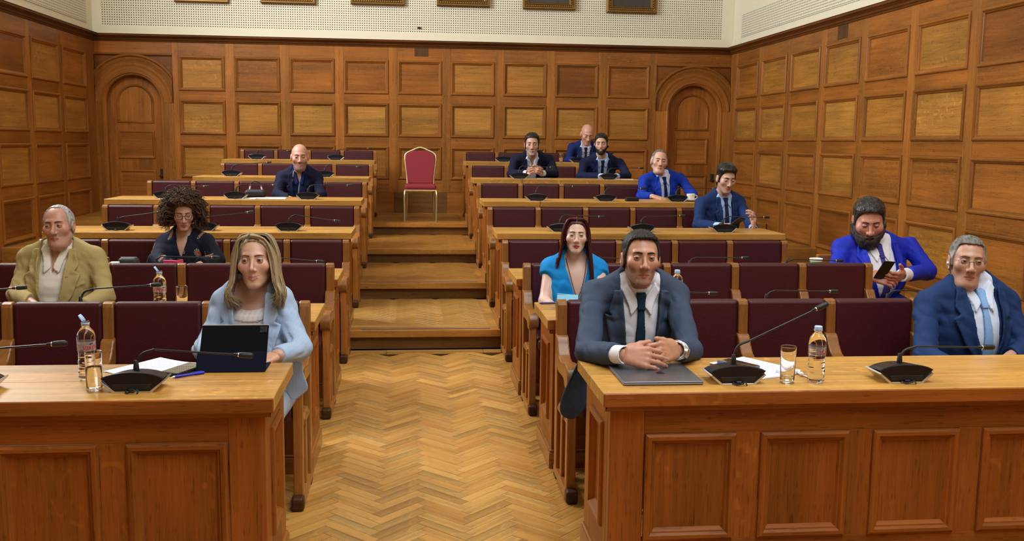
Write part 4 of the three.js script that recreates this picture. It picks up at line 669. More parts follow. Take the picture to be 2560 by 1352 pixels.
  if (O.shirt) {
    const open2 = O.openCollar, K = (s) => [[s * 0.006, open2 ? -0.055 : -0.022], [s * 0.022, 0.004], [s * (nR + 0.006), 0.052], [s * (nR + 0.026), 0.022], [s * (nR * 0.98), -0.030], [s * (open2 ? 0.040 : 0.044), open2 ? -0.085 : -0.066]], KP = [K(1), K(-1)];
    const shirt = (x, y, z) => {
      const tr = trunk(x, y, z), nk = neckF(x, y, z); if (Math.min(tr, nk) > 0.06) return Math.min(tr, nk) - 0.03; if (tr < -0.05) return tr; let d = tr - 0.0035 + 0.6 * fold(x, y, z) + (O.shirtFold || 0) * n3(x * 10, y * 34, z * 10, 47);
      if (O.tee) { d = smax(d, -Math.max(nk - 0.016, 0), 0.003); d = Math.min(d, smax(Math.abs(smin(tr, nk, 0.03) - 0.005) - 0.004, Math.abs(y - (-0.030 - 0.35 * Math.max(0, z))) - 0.010, 0.003)); d = smax(d, y - (-0.020 - 0.35 * z), 0.004); }
      else {
        const ta = smin(tr, nk, 0.03); if (open2) d = smax(d, -Math.max(poly2([[-0.040, 0.08], [0.040, 0.08], [0.004, open2], [-0.004, open2]], x, y), -z), 0.003);
        d = smin(d, Math.max(Math.abs(nk - 0.0060) - 0.0040, y - 0.046 + 0.38 * Math.max(-0.02, z), -0.06 - y, open2 ? -Math.max(Math.abs(x) - 0.024, -z) : -9), 0.004);
        for (const L of KP) { const p = front(L, x, y, z); if (p < 0.02) { const cc = smin(tr, nk - 0.002, 0.02); d = Math.min(d, smax(smax(cc - 0.0172, -(cc - 0.001), 0.001), p, 0.002)); } }
        d = smax(d, -(nk - 0.0005), 0.002);
      }
      return smax(d, hipY - 0.05 - y, 0.01);
    };
    const sw = 0.24 * fat; mesh('shirt', net(shirt, [-sw, hipY - 0.06, -0.17 * fat], [sw, 0.12, 0.20 * fat + 0.08 * bel], O.scell || Math.min(cell, 0.006), tf), O.shirt, g);
    if (O.cuff !== undefined) for (const J of [jl, jr]) { const dd = vnorm(vsub(J.w, J.e)), a = vsub(J.w, vmul(dd, 0.075)), cf = (x, y, z) => Math.max(cap(x, y, z, a, vadd(J.w, vmul(dd, 0.010)), 0.0365 * ar, 0.0355 * ar), vdot(vsub([x, y, z], J.w), dd) - O.cuff, -vdot(vsub([x, y, z], a), dd), -cap(x, y, z, vsub(J.w, vmul(dd, 0.10)), vadd(J.w, vmul(dd, 0.03)), 0.0305, 0.0295)); const m3 = [0, 1, 2].map((i) => Math.min(a[i], J.w[i]) - 0.055), M3 = [0, 1, 2].map((i) => Math.max(a[i], J.w[i]) + 0.055); mesh('cuff', net(cf, m3, M3, Math.min(cell, 0.004), tf), O.shirt, g); }
  }
  if (O.tie) {
    const tl = O.tieLen || -0.44, tx = O.tieX || 0, w2 = O.tieW || 0.036, kn = [[-0.021, 0.020], [0.021, 0.020], [0.015, -0.042], [-0.015, -0.042]], bl = [[-0.014, -0.040], [0.014, -0.040], [w2 + tx, tl], [tx, tl - 0.035], [-w2 + tx, tl]];
    const tie = (x, y, z) => { const tr = smin(trunk(x, y, z), neckF(x, y, z), 0.03), a = smax(Math.abs(tr - 0.014) - 0.0105, front(kn, x, y, z - 0.02), 0.004), b = smax(Math.abs(tr - 0.0115 + 0.4 * fold(x, y, z)) - 0.0052, front(bl, x, y, z - 0.02), 0.003); return Math.min(a, b); };
    mesh('tie', net(tie, [-0.08 + Math.min(0, tx), tl - 0.05, 0.0], [0.08 + Math.max(0, tx), 0.04, 0.26 * Math.max(1, fat) + bel * 0.1], O.tcell || Math.min(cell, 0.0055), tf), O.tie, g);
  }
  if (O.dress) {
    const V = O.dressV, dr = (x, y, z) => { let d = trunk(x, y, z) - 0.007; d += d > 0.12 || d < -0.06 ? 0 : 0.9 * fold(x, y, z) + 0.004 * n3(x * 40, y * 10, z * 40, 51); for (const J of [jl, jr]) { const t = O.capSleeve; if (t) { const a = vmix(J.s, J.e, t); d = smin(d, Math.max(cap(x, y, z, J.s, a, 0.062, 0.058), vdot(vsub([x, y, z], a), vnorm(vsub(J.e, J.s)))), 0.03); } else d = smin(d, sleeve(x, y, z, J, 0.066, 0.060, 0.050, 0.9) + fold(x, y, z), 0.04); } d = smax(d, -Math.max(poly2(V, x, y), -z), 0.004); d = smax(d, -(neckF(x, y, z) - 0.010), 0.01); d = smin(d, legs(x, y, z, 1.12), 0.05); return d; };
    const q2 = lb(0.20, [...box(0.03)]); mesh(O.dressName || 'dress', net(dr, q2[0], [q2[1][0], Math.max(q2[1][1], 0.08), q2[1][2]], cell, tf), O.dress, g);
  } else { const q2 = lb(0.12); mesh('trousers', net((x, y, z) => legs(x, y, z, 1.06) + 0.006 * n3(x * 12, y * 12, z * 12, 55), q2[0], q2[1], 0.015, tf), O.trousers || O.jacket, g); }
  const shoe = O.shoe || flat(0.015, 0.013, 0.012, 0.35); for (const sx of [-1, 1]) mesh('shoe', merge([new THREE.SphereGeometry(0.045, 16, 10).scale(1, 0.9, 2.3).translate(0, 0.042, 0.035), cbox(-0.04, 0.04, 0, 0.016, -0.05, 0.12, 'z', 0.006)]).translate(sx * 0.12 + (S.kx || 0), 0, S.knee - 0.02), shoe, g);

  return { g, tf, hx, hf, trunk, neckF, rel, jl, jr };
}
function glasses(P, o, mat, rimless) {           // spectacles worn on the head of figure P
  const { hx, g } = P, T = [], lens = [];
  for (const s of [-1, 1]) {
    const pts = []; for (let i = 0; i < 20; i++) { const a = i / 20 * 2 * Math.PI, c = Math.cos(a), sn = Math.sin(a), e = o.sq || 0.6; pts.push(hx.p([s * 0.0325 + o.w * Math.sign(c) * Math.abs(c) ** e, 0.002 + o.h * Math.sign(sn) * Math.abs(sn) ** e, 0.0925 - Math.abs(0.008 * c * (c * s > 0 ? 1 : 0))])); }
    T.push(tube(pts, o.r * hx.s, 40, 6, true)); T.push(tube([hx.p([s * (0.0325 + o.w), 0.008, 0.085]), hx.p([s * 0.071, 0.009, 0.070]), hx.p([s * 0.080, 0.010, 0.0]), hx.p([s * 0.080, -0.004, -0.022])], o.r * 1.1 * hx.s, 16, 6));
    const c0 = hx.p([s * 0.0325, 0.002, 0.0915]), PP = []; for (let i = 0; i < 20; i++) PP.push(...c0, ...pts[i], ...pts[(i + 1) % 20]); lens.push(geom(PP));
  }
  T.push(tube([hx.p([-0.0325 + o.w, 0.004, 0.0925]), hx.p([0, 0.008, 0.0985]), hx.p([0.0325 - o.w, 0.004, 0.0925])], o.r * hx.s, 10, 6));
  mesh('glasses_frame', merge(T), mat, g); const lm = new THREE.MeshPhysicalMaterial({ color: 0xffffff, transmission: 1, thickness: 0, roughness: 0.02 }); for (const l of lens) mesh('glasses_lens', l, lm, g);
}
// conference microphones: side, row, base, bend and tip of the stem (relative to the base)
const MICS = [
  ["L", 1, [-0.942, 0.76, -3.334], [0.059, 0.133, -0.01], [0.382, 0.104, -0.03]],
  ["L", 1, [-1.489, 0.76, -3.339], [0.075, 0.14, -0.01], [0.306, 0.153, -0.03]],
  ["R", 1, [1.167, 0.76, -3.329], [0.057, 0.146, -0.01], [0.354, 0.277, -0.03]],
  ["R", 1, [1.798, 0.76, -3.319], [0.066, 0.121, -0.01], [0.382, 0.111, -0.03]],
  ["L", 2, [-1.58, 0.76, -4.725], [0.056, 0.134, -0.01], [0.364, 0.151, -0.03]],
  ["L", 2, [-2.123, 0.76, -4.725], [0.066, 0.126, -0.01], [0.284, 0.139, -0.03]],
  ["R", 2, [1.237, 0.76, -4.725], [0.051, 0.112, -0.01], [0.325, 0.098, -0.03]],
  ["R", 2, [1.815, 0.76, -4.725], [0.049, 0.115, -0.01], [0.395, 0.106, -0.03]],
  ["R", 2, [2.469, 0.76, -4.725], [0.05, 0.113, -0.01], [0.417, 0.104, -0.03]],
  ["L", 3, [-1.598, 0.76, -6.142], [0.036, 0.122, -0.01], [0.385, 0.115, -0.03]],
  ["L", 3, [-0.991, 0.76, -6.142], [0.041, 0.125, -0.01], [0.427, 0.087, -0.03]],
  ["R", 3, [1.066, 0.76, -6.142], [0.041, 0.126, -0.01], [0.363, 0.103, -0.03]],
  ["R", 3, [1.822, 0.76, -6.142], [0.053, 0.118, -0.01], [0.41, 0.113, -0.03]],
  ["R", 3, [2.486, 0.76, -6.142], [0.054, 0.105, -0.01], [0.402, 0.092, -0.03]],
  ["L", 4, [-2.232, 0.917, -7.571], [0.051, 0.103, -0.01], [0.332, 0.143, -0.03]],
  ["L", 4, [-1.588, 0.917, -7.571], [0.037, 0.106, -0.01], [0.363, 0.143, -0.03]],
  ["L", 4, [-0.95, 0.917, -7.571], [0.047, 0.122, -0.01], [0.388, 0.072, -0.03]],
  ["R", 4, [1.176, 0.917, -7.571], [0.044, 0.132, -0.01], [0.36, 0.116, -0.03]],
  ["R", 4, [1.838, 0.917, -7.571], [0.045, 0.122, -0.01], [0.364, 0.129, -0.03]],
  ["R", 4, [2.512, 0.917, -7.571], [0.058, 0.126, -0.01], [0.396, 0.119, -0.03]],
  ["L", 5, [-2.234, 1.074, -9.049], [0.048, 0.121, -0.01], [0.377, 0.109, -0.03]],
  ["L", 5, [-1.61, 1.074, -9.049], [0.044, 0.127, -0.01], [0.373, 0.128, -0.03]],
  ["L", 5, [-0.959, 1.074, -9.049], [0.048, 0.132, -0.01], [0.402, 0.13, -0.03]],
  ["R", 5, [1.17, 1.074, -9.049], [0.045, 0.138, -0.01], [0.394, 0.136, -0.03]],
  ["R", 5, [1.833, 1.074, -9.049], [0.045, 0.124, -0.01], [0.394, 0.122, -0.03]],
  ["R", 5, [2.53, 1.074, -9.049], [0.045, 0.129, -0.01], [0.409, 0.127, -0.03]],
  ["L", 6, [-1.911, 1.225, -10.536], [0.051, 0.125, -0.01], [0.404, 0.153, -0.03]],
  ["L", 6, [-0.935, 1.225, -10.536], [0.043, 0.13, -0.01], [0.383, 0.112, -0.03]],
  ["R", 6, [1.168, 1.225, -10.536], [0.039, 0.139, -0.01], [0.393, 0.128, -0.03]],
  ["R", 6, [2.164, 1.225, -10.536], [0.044, 0.127, -0.01], [0.397, 0.13, -0.03]],
  ["L", 7, [-1.891, 1.377, -12.125], [0.044, 0.117, -0.01], [0.403, 0.106, -0.03]],
  ["L", 7, [-0.937, 1.377, -12.125], [0.05, 0.133, -0.01], [0.431, 0.147, -0.03]],
  ["R", 7, [1.143, 1.377, -12.125], [0.045, 0.153, -0.01], [0.367, 0.171, -0.03]],
  ["R", 7, [2.093, 1.377, -12.125], [0.05, 0.134, -0.01], [0.458, 0.123, -0.03]],
];
const blackPl = new THREE.MeshPhysicalMaterial({ color: new THREE.Color().setRGB(0.004, 0.005, 0.008), roughness: 0.45, specularIntensity: 0.4, clearcoat: 0.5, clearcoatRoughness: 0.12 }), matteBlack = flat(0.008, 0.008, 0.009, 0.55), silver = flat(0.66, 0.67, 0.70, 0.28, 0.9), stemMat = flat(0.03, 0.033, 0.04, 0.3, 0.6);
const arch = []; for (let i = 0; i <= 16; i++) { const a = i / 16, x = lerp(0.098, -0.098, a); arch.push([x, 0.034 + 0.032 * Math.sqrt(Math.max(0, 1 - (x / 0.112) ** 2)) ** 1.2]); }
const gMicBase = extrude([[-0.060, 0.004], [0.060, 0.004], ...arch], 0.115, 0.004).translate(0, 0, -0.0575);
{ const p = gMicBase.attributes.position; for (let i = 0; i < p.count; i++) { const z = p.getZ(i), y = p.getY(i); if (y > 0.02) p.setY(i, y - Math.max(0, -z + 0.0) * 0.25); p.setX(i, p.getX(i) * (1 - 0.10 * (z < 0 ? 1 : 0))); } gMicBase.computeVertexNormals(); }
const gMicTrim = merge([...[-1, 1].map((s) => extrude([[s * 0.058, 0.0], [s * 0.064, 0.0], [s * 0.1015, 0.034], [s * 0.0985, 0.0375], [s * 0.058, 0.004]], 0.121, 0.0008).translate(0, 0, -0.0605)), cbox(-0.058, 0.058, 0, 0.0042, -0.060, 0.060, 'x', 0.001)]);
const gSlot = extrude([[-0.058, 0.013], [0.058, 0.013], [0.064, 0.028], [-0.064, 0.028]], 0.004, 0.001).translate(0, 0, 0.0565);
const gPlug = merge([cbox(-0.010, 0.010, 0.004, 0.014, 0.056, 0.070, 'x', 0.002)]);
const ordinal = ['nearest the aisle', 'in the middle', 'farthest from the aisle'], seenMic = {};
for (const [side, row, base, bend, tip] of MICS) {
  const key = side + row, rowMics = MICS.filter((m) => m[0] + m[1] === key).sort((a, b) => Math.abs(a[2][0]) - Math.abs(b[2][0])), i = rowMics.findIndex((m) => m[2] === base), at2 = rowMics.length === 2 ? [0, 2][i] : i;
  const m = thing('conference_microphone', `gooseneck microphone ${ordinal[at2]} on desk ${who[side][row - 1]}`, 'microphone', base, 0, 'conference microphones on the desks');
  mesh('base', gMicBase, blackPl, m); mesh('side_trim', gMicTrim, silver, m); mesh('cable_slot', gSlot, matteBlack, m); mesh('plug', gPlug, stemMat, m);
  const d = vnorm(vsub(tip, bend)), e = vsub(tip, vmul(d, 0.055));
  mesh('collar', lathe([[0, 0.05], [0.0105, 0.05], [0.0095, 0.075], [0.007, 0.098], [0, 0.100]], 16), matteBlack, m);
  mesh('gooseneck', tube([[0, 0.055, 0], [0.0015, bend[1] * 0.62, -0.002], [bend[0] * 0.30, bend[1] * 0.88, -0.006], bend], 0.0048, 24, 10), matteBlack, m);
  mesh('stem', tube([vsub(bend, vmul(d, 0.004)), vmix(bend, e, 0.5), e], 0.0034, 8, 8), stemMat, m);
  const q = new THREE.Quaternion().setFromUnitVectors(new THREE.Vector3(0, 1, 0), new THREE.Vector3(...d));
  const hd = mesh('microphone_head', lathe([[0, 0], [0.0055, 0.001], [0.0062, 0.016], [0.0095, 0.022], [0.0105, 0.030], [0.0105, 0.058], [0.0085, 0.066], [0, 0.068]], 16), matteBlack, m); hd.position.set(...vsub(e, vmul(d, 0.006))); hd.quaternion.copy(q);
  mesh('ring', lathe([[0.0064, 0.015], [0.0078, 0.0155], [0.0078, 0.0195], [0.0064, 0.020]], 16), silver, hd);
  if (row === 1 || (side === 'R' && (row === 5 || row === 6) && i === 0)) mesh('cable', tube(row === 1 ? [[-0.020, 0.009, 0.060], [-0.012, 0.004, 0.078], [0.010, 0.010, 0.084], [0.022, 0.012, 0.072], [0.024, 0.004, 0.084]] : [[0.012, 0.010, 0.058], [0.016, 0.008, 0.12], [0.018, 0.004, 0.172], [0.014, -0.04, 0.178], [0.010, -0.10, 0.176]], 0.0028, 28, 6), matteBlack, m);
}
// ---------------------------------------------------------------- bottles, glasses, cups
const pet = new THREE.MeshPhysicalMaterial({ color: 0xffffff, transmission: 1, roughness: 0.02, thickness: 0.05, ior: 1.34, attenuationColor: new THREE.Color(0.93, 0.97, 1), attenuationDistance: 0.6 }), glassM = new THREE.MeshPhysicalMaterial({ color: 0xffffff, transmission: 1, roughness: 0.0, thickness: 0.003, ior: 1.5 }), waterM = new THREE.MeshPhysicalMaterial({ color: 0xffffff, transmission: 1, roughness: 0.0, thickness: 0.05, ior: 1.33 }), capM = flat(0.42, 0.62, 0.90, 0.4);
const prof = [[0, 0.004], [0.020, 0.001], [0.028, 0.006], [0.031, 0.014]]; for (let i = 0; i <= 44; i++) { const y = 0.020 + i * 0.0026; prof.push([0.0305 - 0.0016 * (0.5 + 0.5 * Math.cos(i * 0.9)) - (y > 0.075 && y < 0.105 ? 0.0012 : 0), y]); } prof.push([0.0312, 0.140], [0.0312, 0.156], [0.028, 0.170], [0.021, 0.182], [0.0135, 0.190], [0.0128, 0.196], [0, 0.197]);
const gBottle = lathe(prof, 48), gNeck = lathe([[0, 0.196], [0.0125, 0.196], [0.0160, 0.197], [0.0160, 0.200], [0.0125, 0.201], [0.0125, 0.212], [0.0105, 0.2125], [0.0100, 0.198]], 32), gCap = lathe([[0, 0.215], [0.0125, 0.2145], [0.0142, 0.212], [0.0146, 0.198], [0.0130, 0.197]], 32);
{ const p = gBottle.attributes.position; for (let i = 0; i < p.count; i++) { const y = p.getY(i), a = Math.atan2(p.getZ(i), p.getX(i)); if (y > 0.016 && y < 0.137) { const k = 1 + 0.012 * Math.sin(a * 3 + y * 260); p.setX(i, p.getX(i) * k); p.setZ(i, p.getZ(i) * k); } } gBottle.computeVertexNormals(); }
function labelMap(text) { const c = document.createElement('canvas'); c.width = 1024; c.height = 192; const x = c.getContext('2d'); x.clearRect(0, 0, 1024, 192); x.fillStyle = 'rgba(235,240,248,0.16)'; x.fillRect(0, 0, 1024, 192); x.font = 'bold 96px sans-serif'; x.textBaseline = 'middle'; x.textAlign = 'center'; for (const u of [256, 768]) { x.fillStyle = '#b3161e'; x.fillText(text, u, 120); x.fillStyle = '#1b2440'; x.beginPath(); x.ellipse(u + 4, 44, 34, 13, -0.25, 0, 7); x.fill(); x.beginPath(); x.moveTo(u + 26, 40); x.lineTo(u + 58, 24); x.lineTo(u + 40, 52); x.fill(); } const t = new THREE.CanvasTexture(c); t.colorSpace = THREE.SRGBColorSpace; t.wrapS = THREE.RepeatWrapping; return t; }
const labV = labelMap('VIKOS'), labG = labelMap('BIKOΣ');
function bottle(pos, label, open, map, turn, h = 1) {
  const b = thing('water_bottle', label, 'bottle', pos, turn); b.scale.y = h;
  const bb = mesh('bottle_body', gBottle, pet, b); mesh('bottle_neck', gNeck, pet, b);
  mesh('bottle_label', new THREE.CylinderGeometry(0.0318, 0.0318, 0.034, 48, 1, true).translate(0, 0.124, 0), new THREE.MeshPhysicalMaterial({ map, transparent: true, roughness: 0.35 }), bb);
  if (open) { const c = mesh('cap', merge([lathe([[0, 0.003], [0.0150, 0.003], [0.0150, -0.006], [0.0135, -0.006], [0.0132, 0.0015], [0, 0.0015]], 28), cbox(-0.024, -0.012, -0.006, -0.003, -0.003, 0.003, 'x', 0.0008)]), capM, b); c.position.set(0.024, 0.219, 0.002); c.rotation.set(0.9, 0, 0.45); mesh('tamper_ring', lathe([[0.0128, 0.2015], [0.0146, 0.2018], [0.0146, 0.2058], [0.0128, 0.206]], 28), capM, b); } else mesh('cap', gCap, capM, b);
}
bottle([-1.148, 0.76, -3.47], 'water bottle with its cap flipped open behind the glass by the tablet', true, labV, 2.35);
bottle([1.463, 0.76, -3.285], 'water bottle with pale blue cap closed, beside the glass and papers', false, labG, 2.35, 0.98);
bottle([-1.230, 0.76, -4.80], 'water bottle with open cap on the desk of the person in yellow jacket', true, labV, 2.4);
bottle([1.377, 0.76, -4.85], 'water bottle with pale cap behind the shoulder of the person with the laptop', false, labG, 2.6, 0.97);
const gGlass = lathe([[0, 0], [0.0235, 0], [0.0255, 0.003], [0.0285, 0.135], [0.0280, 0.1365], [0.0270, 0.135], [0.0240, 0.013], [0, 0.012]], 40);
function glass(pos, label, level, h = 1) { const g = thing('drinking_glass', label, 'glass', pos); g.scale.set(1, h, 1); mesh('tumbler', gGlass, glassM, g); if (level) mesh('water', lathe([[0, 0.0125], [0.0238, 0.0135], [0.0238 + 0.003 * level / 0.12, level], [0, level]], 40), waterM, g); }
glass([-1.073, 0.76, -3.305], 'tall clear tumbler half full of water in front of the open bottle', 0.082);
glass([1.355, 0.76, -3.285], 'tall clear tumbler with a little water beside the papers', 0.022);
glass([-1.125, 0.76, -4.80], 'empty tumbler on the desk of the person in the yellow jacket', 0);
glass([-1.915, 0.76, -6.20], 'tumbler near the embroidered blouse and a black pouch', 0.05, 0.8);
glass([1.881, 1.377, -12.15], 'small tumbler with water beside the person bent over reading', 0.025, 0.75);
{ const c = thing('coffee_cup', 'white coffee cup on a saucer before the person in royal blue', 'cup', [2.690, 1.074, -9.10]); const china = flat(0.86, 0.85, 0.82, 0.22); mesh('cup_bowl', lathe([[0, 0.012], [0.024, 0.012], [0.034, 0.022], [0.040, 0.060], [0.041, 0.073], [0.0385, 0.073], [0.036, 0.058], [0.030, 0.022], [0, 0.018]], 36), china, c); mesh('handle', tube([[0.038, 0.060, 0], [0.058, 0.058, 0], [0.062, 0.040, 0], [0.048, 0.026, 0], [0.034, 0.028, 0]], 0.0042, 20, 8), china, c); mesh('saucer', lathe([[0, 0.004], [0.030, 0.002], [0.045, 0.006], [0.066, 0.015], [0.067, 0.017], [0.045, 0.011], [0.03, 0.008], [0, 0.008]], 36), china, c); }
{ const c = thing('paper_cup', 'green paper cup with white rim near the person in the bright blue suit', 'cup', [2.753, 0.76, -6.28]); mesh('cup_wall', lathe([[0, 0.001], [0.028, 0.001], [0.040, 0.078], [0.0385, 0.078], [0.0265, 0.004], [0, 0.004]], 32), flat(0.05, 0.36, 0.10, 0.5), c); mesh('rim', lathe([[0.0395, 0.076], [0.0425, 0.078], [0.0436, 0.092], [0.0450, 0.094], [0.0436, 0.097], [0.0415, 0.094], [0.0385, 0.078]], 32), flat(0.84, 0.84, 0.80, 0.5), c); }
// ---------------------------------------------------------------- papers, phones, computers
const print = (() => { const t = tex(256, 360, (u, v) => { const m = u > 0.1 && u < 0.9 && v > 0.08 && v < 0.92, line = Math.floor(v * 42), on = m && (v * 42) % 1 < 0.45 && hash(line, Math.floor(u * 60), 3) > 0.22 && u < 0.72 + 0.18 * hash(line, 1, 9); return on ? [0.38, 0.42, 0.55] : [0.84, 0.87, 0.93]; }); return t; })();
const paperM = new THREE.MeshStandardMaterial({ map: print, roughness: 0.85 }), plainPaper = flat(0.82, 0.86, 0.93, 0.85);
function sheet(w, h, t, curl = 0) { const g = new THREE.BoxGeometry(w, t, h, 12, 1, 12), p = g.attributes.position, u = g.attributes.uv; for (let i = 0; i < p.count; i++) { const x = p.getX(i) / w, z = p.getZ(i) / h; p.setY(i, p.getY(i) + t / 2 + curl * (x * x * 2 + z * 0.6 * x) * (x > 0 ? 1 : 0.4)); u.setXY(i, x + 0.5, 0.5 - z); } g.computeVertexNormals(); return g; }
function papers(pos, turn, label, n, sz = [0.21, 0.297], curl = 0.006, m = paperM) { const o = thing('paper_sheets', label, 'paper', pos, turn); for (let i = 0; i < n; i++) { const s = mesh('sheet', sheet(sz[0], sz[1], 0.0012, curl), i === n - 1 ? m : plainPaper, o); s.position.set(0.004 * i, 0.0012 * i, -0.005 * i); s.rotation.y = 0.05 * i; } }
papers([1.315, 0.7604, -3.51], 0.42, 'stack of printed sheets under the phone beside the microphone', 3, [0.20, 0.285]);
papers([-0.975, 0.7604, -3.63], -0.62, 'printed sheet lying half over a phone by the tablet', 2, [0.19, 0.26], 0.012);
papers([-1.30, 1.0744, -9.05], 1.45, 'loose white sheets in front of the striped shirt', 3, [0.14, 0.26], 0.012, plainPaper); papers([-1.50, 1.0744, -9.03], 1.6, 'white sheets with a yellow note near the black handbag', 2, [0.13, 0.15], 0.010, plainPaper);
papers([2.36, 1.2254, -10.60], 1.5, 'white sheet before the person in the black tie', 1, [0.13, 0.20], 0.0, plainPaper);
function phone(pos, rot, label, size = [0.075, 0.009, 0.155], side = [0.10, 0.16, 0.30], name = 'smartphone') { const o = thing(name, label, 'phone', pos); o.rotation.set(...rot); mesh('phone_case', new RoundedBoxGeometry(size[0], size[1], size[2], 3, 0.0042).translate(0, size[1] / 2, 0), flat(...side, 0.35, 0.3), o); mesh('phone_screen', cbox(-size[0] / 2 + 0.003, size[0] / 2 - 0.003, size[1] - 0.0004, size[1] + 0.0012, -size[2] / 2 + 0.003, size[2] / 2 - 0.003, 'x', 0.0004), new THREE.MeshPhysicalMaterial({ color: new THREE.Color().setRGB(0.006, 0.006, 0.008), roughness: 0.08, clearcoat: 1 }), o); return o; }
phone([1.262, 0.7655, -3.545], [0, 0.55, 0], 'dark phone with blue edge lying on printed sheets');
phone([-0.842, 0.7602, -3.575], [0, -0.45, 0], 'black phone in a case partly under a sheet', [0.082, 0.013, 0.165], [0.012, 0.012, 0.013]);
phone([1.456, 1.2252, -10.60], [0, 1.5, 0], 'phone lying before the person with interlaced fingers', [0.07, 0.008, 0.14], [0.5, 0.48, 0.45]);
phone([-1.525, 0.7602, -6.30], [0, 1.3, 0], 'phone in a bright pink case before the embroidered blouse', [0.078, 0.085, 0.10], [0.75, 0.06, 0.22], 'pink_pouch').userData.category = 'case';
phone([3.135, 0.800, -6.06], [-0.95, 0.15, 0.05], 'black phone held by the person in the bright blue suit', [0.082, 0.010, 0.160], [0.010, 0.010, 0.012]);
phone([2.742, 0.962, -7.90], [-0.7, 0.5, 0.2], 'black phone held by the person with one hand raised', [0.075, 0.010, 0.150], [0.010, 0.010, 0.012]);
{ const l = thing('laptop', 'closed grey laptop under the clasped hands', 'laptop', [0.894, 0.7602, -3.415]); l.rotation.y = 0.0; const grey = flat(0.20, 0.21, 0.245, 0.38, 0.85);
  mesh('laptop_base', new RoundedBoxGeometry(0.292, 0.0075, 0.285, 3, 0.0035).translate(0, 0.0048, 0), grey, l); mesh('laptop_lid', new RoundedBoxGeometry(0.292, 0.0055, 0.285, 3, 0.0026).translate(0, 0.0117, 0), grey, l);
  const g1 = new THREE.ExtrudeGeometry(new THREE.Shape(Array.from({ length: 41 }, (_, i) => { const a = i / 40 * 2 * Math.PI; let x = 0.017 * Math.cos(a), y = 0.018 * Math.sin(a) - 0.002 * Math.cos(2 * a); const d = Math.hypot(x - 0.019, y - 0.002); if (d < 0.008) x -= 0.008 - d; return new THREE.Vector2(x, y); })), { depth: 0.0003, bevelEnabled: false });
  mesh('logo', merge([g1.rotateX(-Math.PI / 2).translate(0.02, 0.0146, 0.015), new THREE.SphereGeometry(0.005, 10, 6).scale(0.55, 0.04, 1.1).rotateY(-0.5).translate(0.023, 0.0148, -0.010)]), flat(0.03, 0.032, 0.04, 0.25, 0.6), l); }
{ const t = thing('tablet', 'tablet standing in a dark navy folio cover before the pale blue blazer', 'tablet', [-0.668, 0.76, -3.56]); const navy = flat(0.006, 0.008, 0.020, 0.9, 0, { specularIntensity: 0.15 }), bk = flat(0.004, 0.004, 0.005, 0.85, 0, { specularIntensity: 0.15 });
  const back = mesh('tablet_back', new RoundedBoxGeometry(0.247, 0.180, 0.0065, 3, 0.003).translate(0, 0.09, 0), bk, t); back.position.set(0, 0.004, -0.02); back.rotation.x = -0.62;
  const rim = mesh('tablet_edge', new RoundedBoxGeometry(0.2475, 0.004, 0.0072, 2, 0.0018).translate(0, 0.1805, 0), flat(0.55, 0.56, 0.62, 0.3, 0.8), t); rim.position.copy(back.position); rim.rotation.copy(back.rotation);
  const cam = mesh('camera_bump', merge([new RoundedBoxGeometry(0.026, 0.026, 0.003, 2, 0.0015).translate(0.104, 0.160, 0.0042), new THREE.CylinderGeometry(0.0055, 0.0055, 0.003, 16).rotateX(Math.PI / 2).translate(0.098, 0.166, 0.006), new THREE.CylinderGeometry(0.0055, 0.0055, 0.003, 16).rotateX(Math.PI / 2).translate(0.110, 0.154, 0.006)]), blackPl, t); cam.position.copy(back.position); cam.rotation.copy(back.rotation);
  const fl2 = mesh('cover_flap', new RoundedBoxGeometry(0.250, 0.078, 0.004, 2, 0.0018).translate(0, 0.039, 0), navy, t); fl2.position.set(0, 0.0015, 0.012); fl2.rotation.x = -0.55;
  mesh('cover_base', new RoundedBoxGeometry(0.250, 0.004, 0.17, 2, 0.0018).translate(0, 0.002, -0.08), navy, t); }
{ const p = thing('pen', 'blue ballpoint pen lying beside the tablet', 'pen', [-0.806, 0.7655, -3.50], 0.62); const blue = flat(0.010, 0.012, 0.50, 0.35); mesh('barrel', new THREE.CylinderGeometry(0.0048, 0.0048, 0.105, 12).rotateZ(Math.PI / 2), blue, p); mesh('cap', merge([new THREE.CylinderGeometry(0.0056, 0.0056, 0.035, 12).rotateZ(Math.PI / 2).translate(0.04, 0, 0), cbox(0.012, 0.05, 0.005, 0.0072, -0.0015, 0.0015, 'x', 0.0005)]), blue, p); mesh('tip', new THREE.ConeGeometry(0.0046, 0.014, 12).rotateZ(Math.PI / 2).translate(-0.059, 0, 0), silver, p); }
{ const p = thing('pen', 'dark purple pen near the desk end by the person in turquoise', 'pen', [0.742, 0.7655, -5.03], 0.1); const c = flat(0.05, 0.045, 0.18, 0.35); mesh('barrel', new THREE.CylinderGeometry(0.006, 0.006, 0.11, 12).rotateZ(Math.PI / 2), c, p); mesh('tip', new THREE.ConeGeometry(0.0058, 0.016, 12).rotateZ(Math.PI / 2).translate(-0.063, 0, 0), c, p); }
{ const f = thing('folder', 'light blue folded sheet standing before the person in turquoise', 'folder', [0.80, 0.76, -4.86]); const c = flat(0.25, 0.62, 0.88, 0.7); const a = mesh('front_leaf', cbox(-0.055, 0.055, 0, 0.082, -0.001, 0.001, 'x', 0.0004), c, f); a.rotation.set(-0.45, 0, -0.10); const b = mesh('back_leaf', cbox(-0.055, 0.055, 0, 0.082, -0.001, 0.001, 'x', 0.0004), c, f); b.position.z = -0.07; b.rotation.set(0.45, 0, -0.10); }
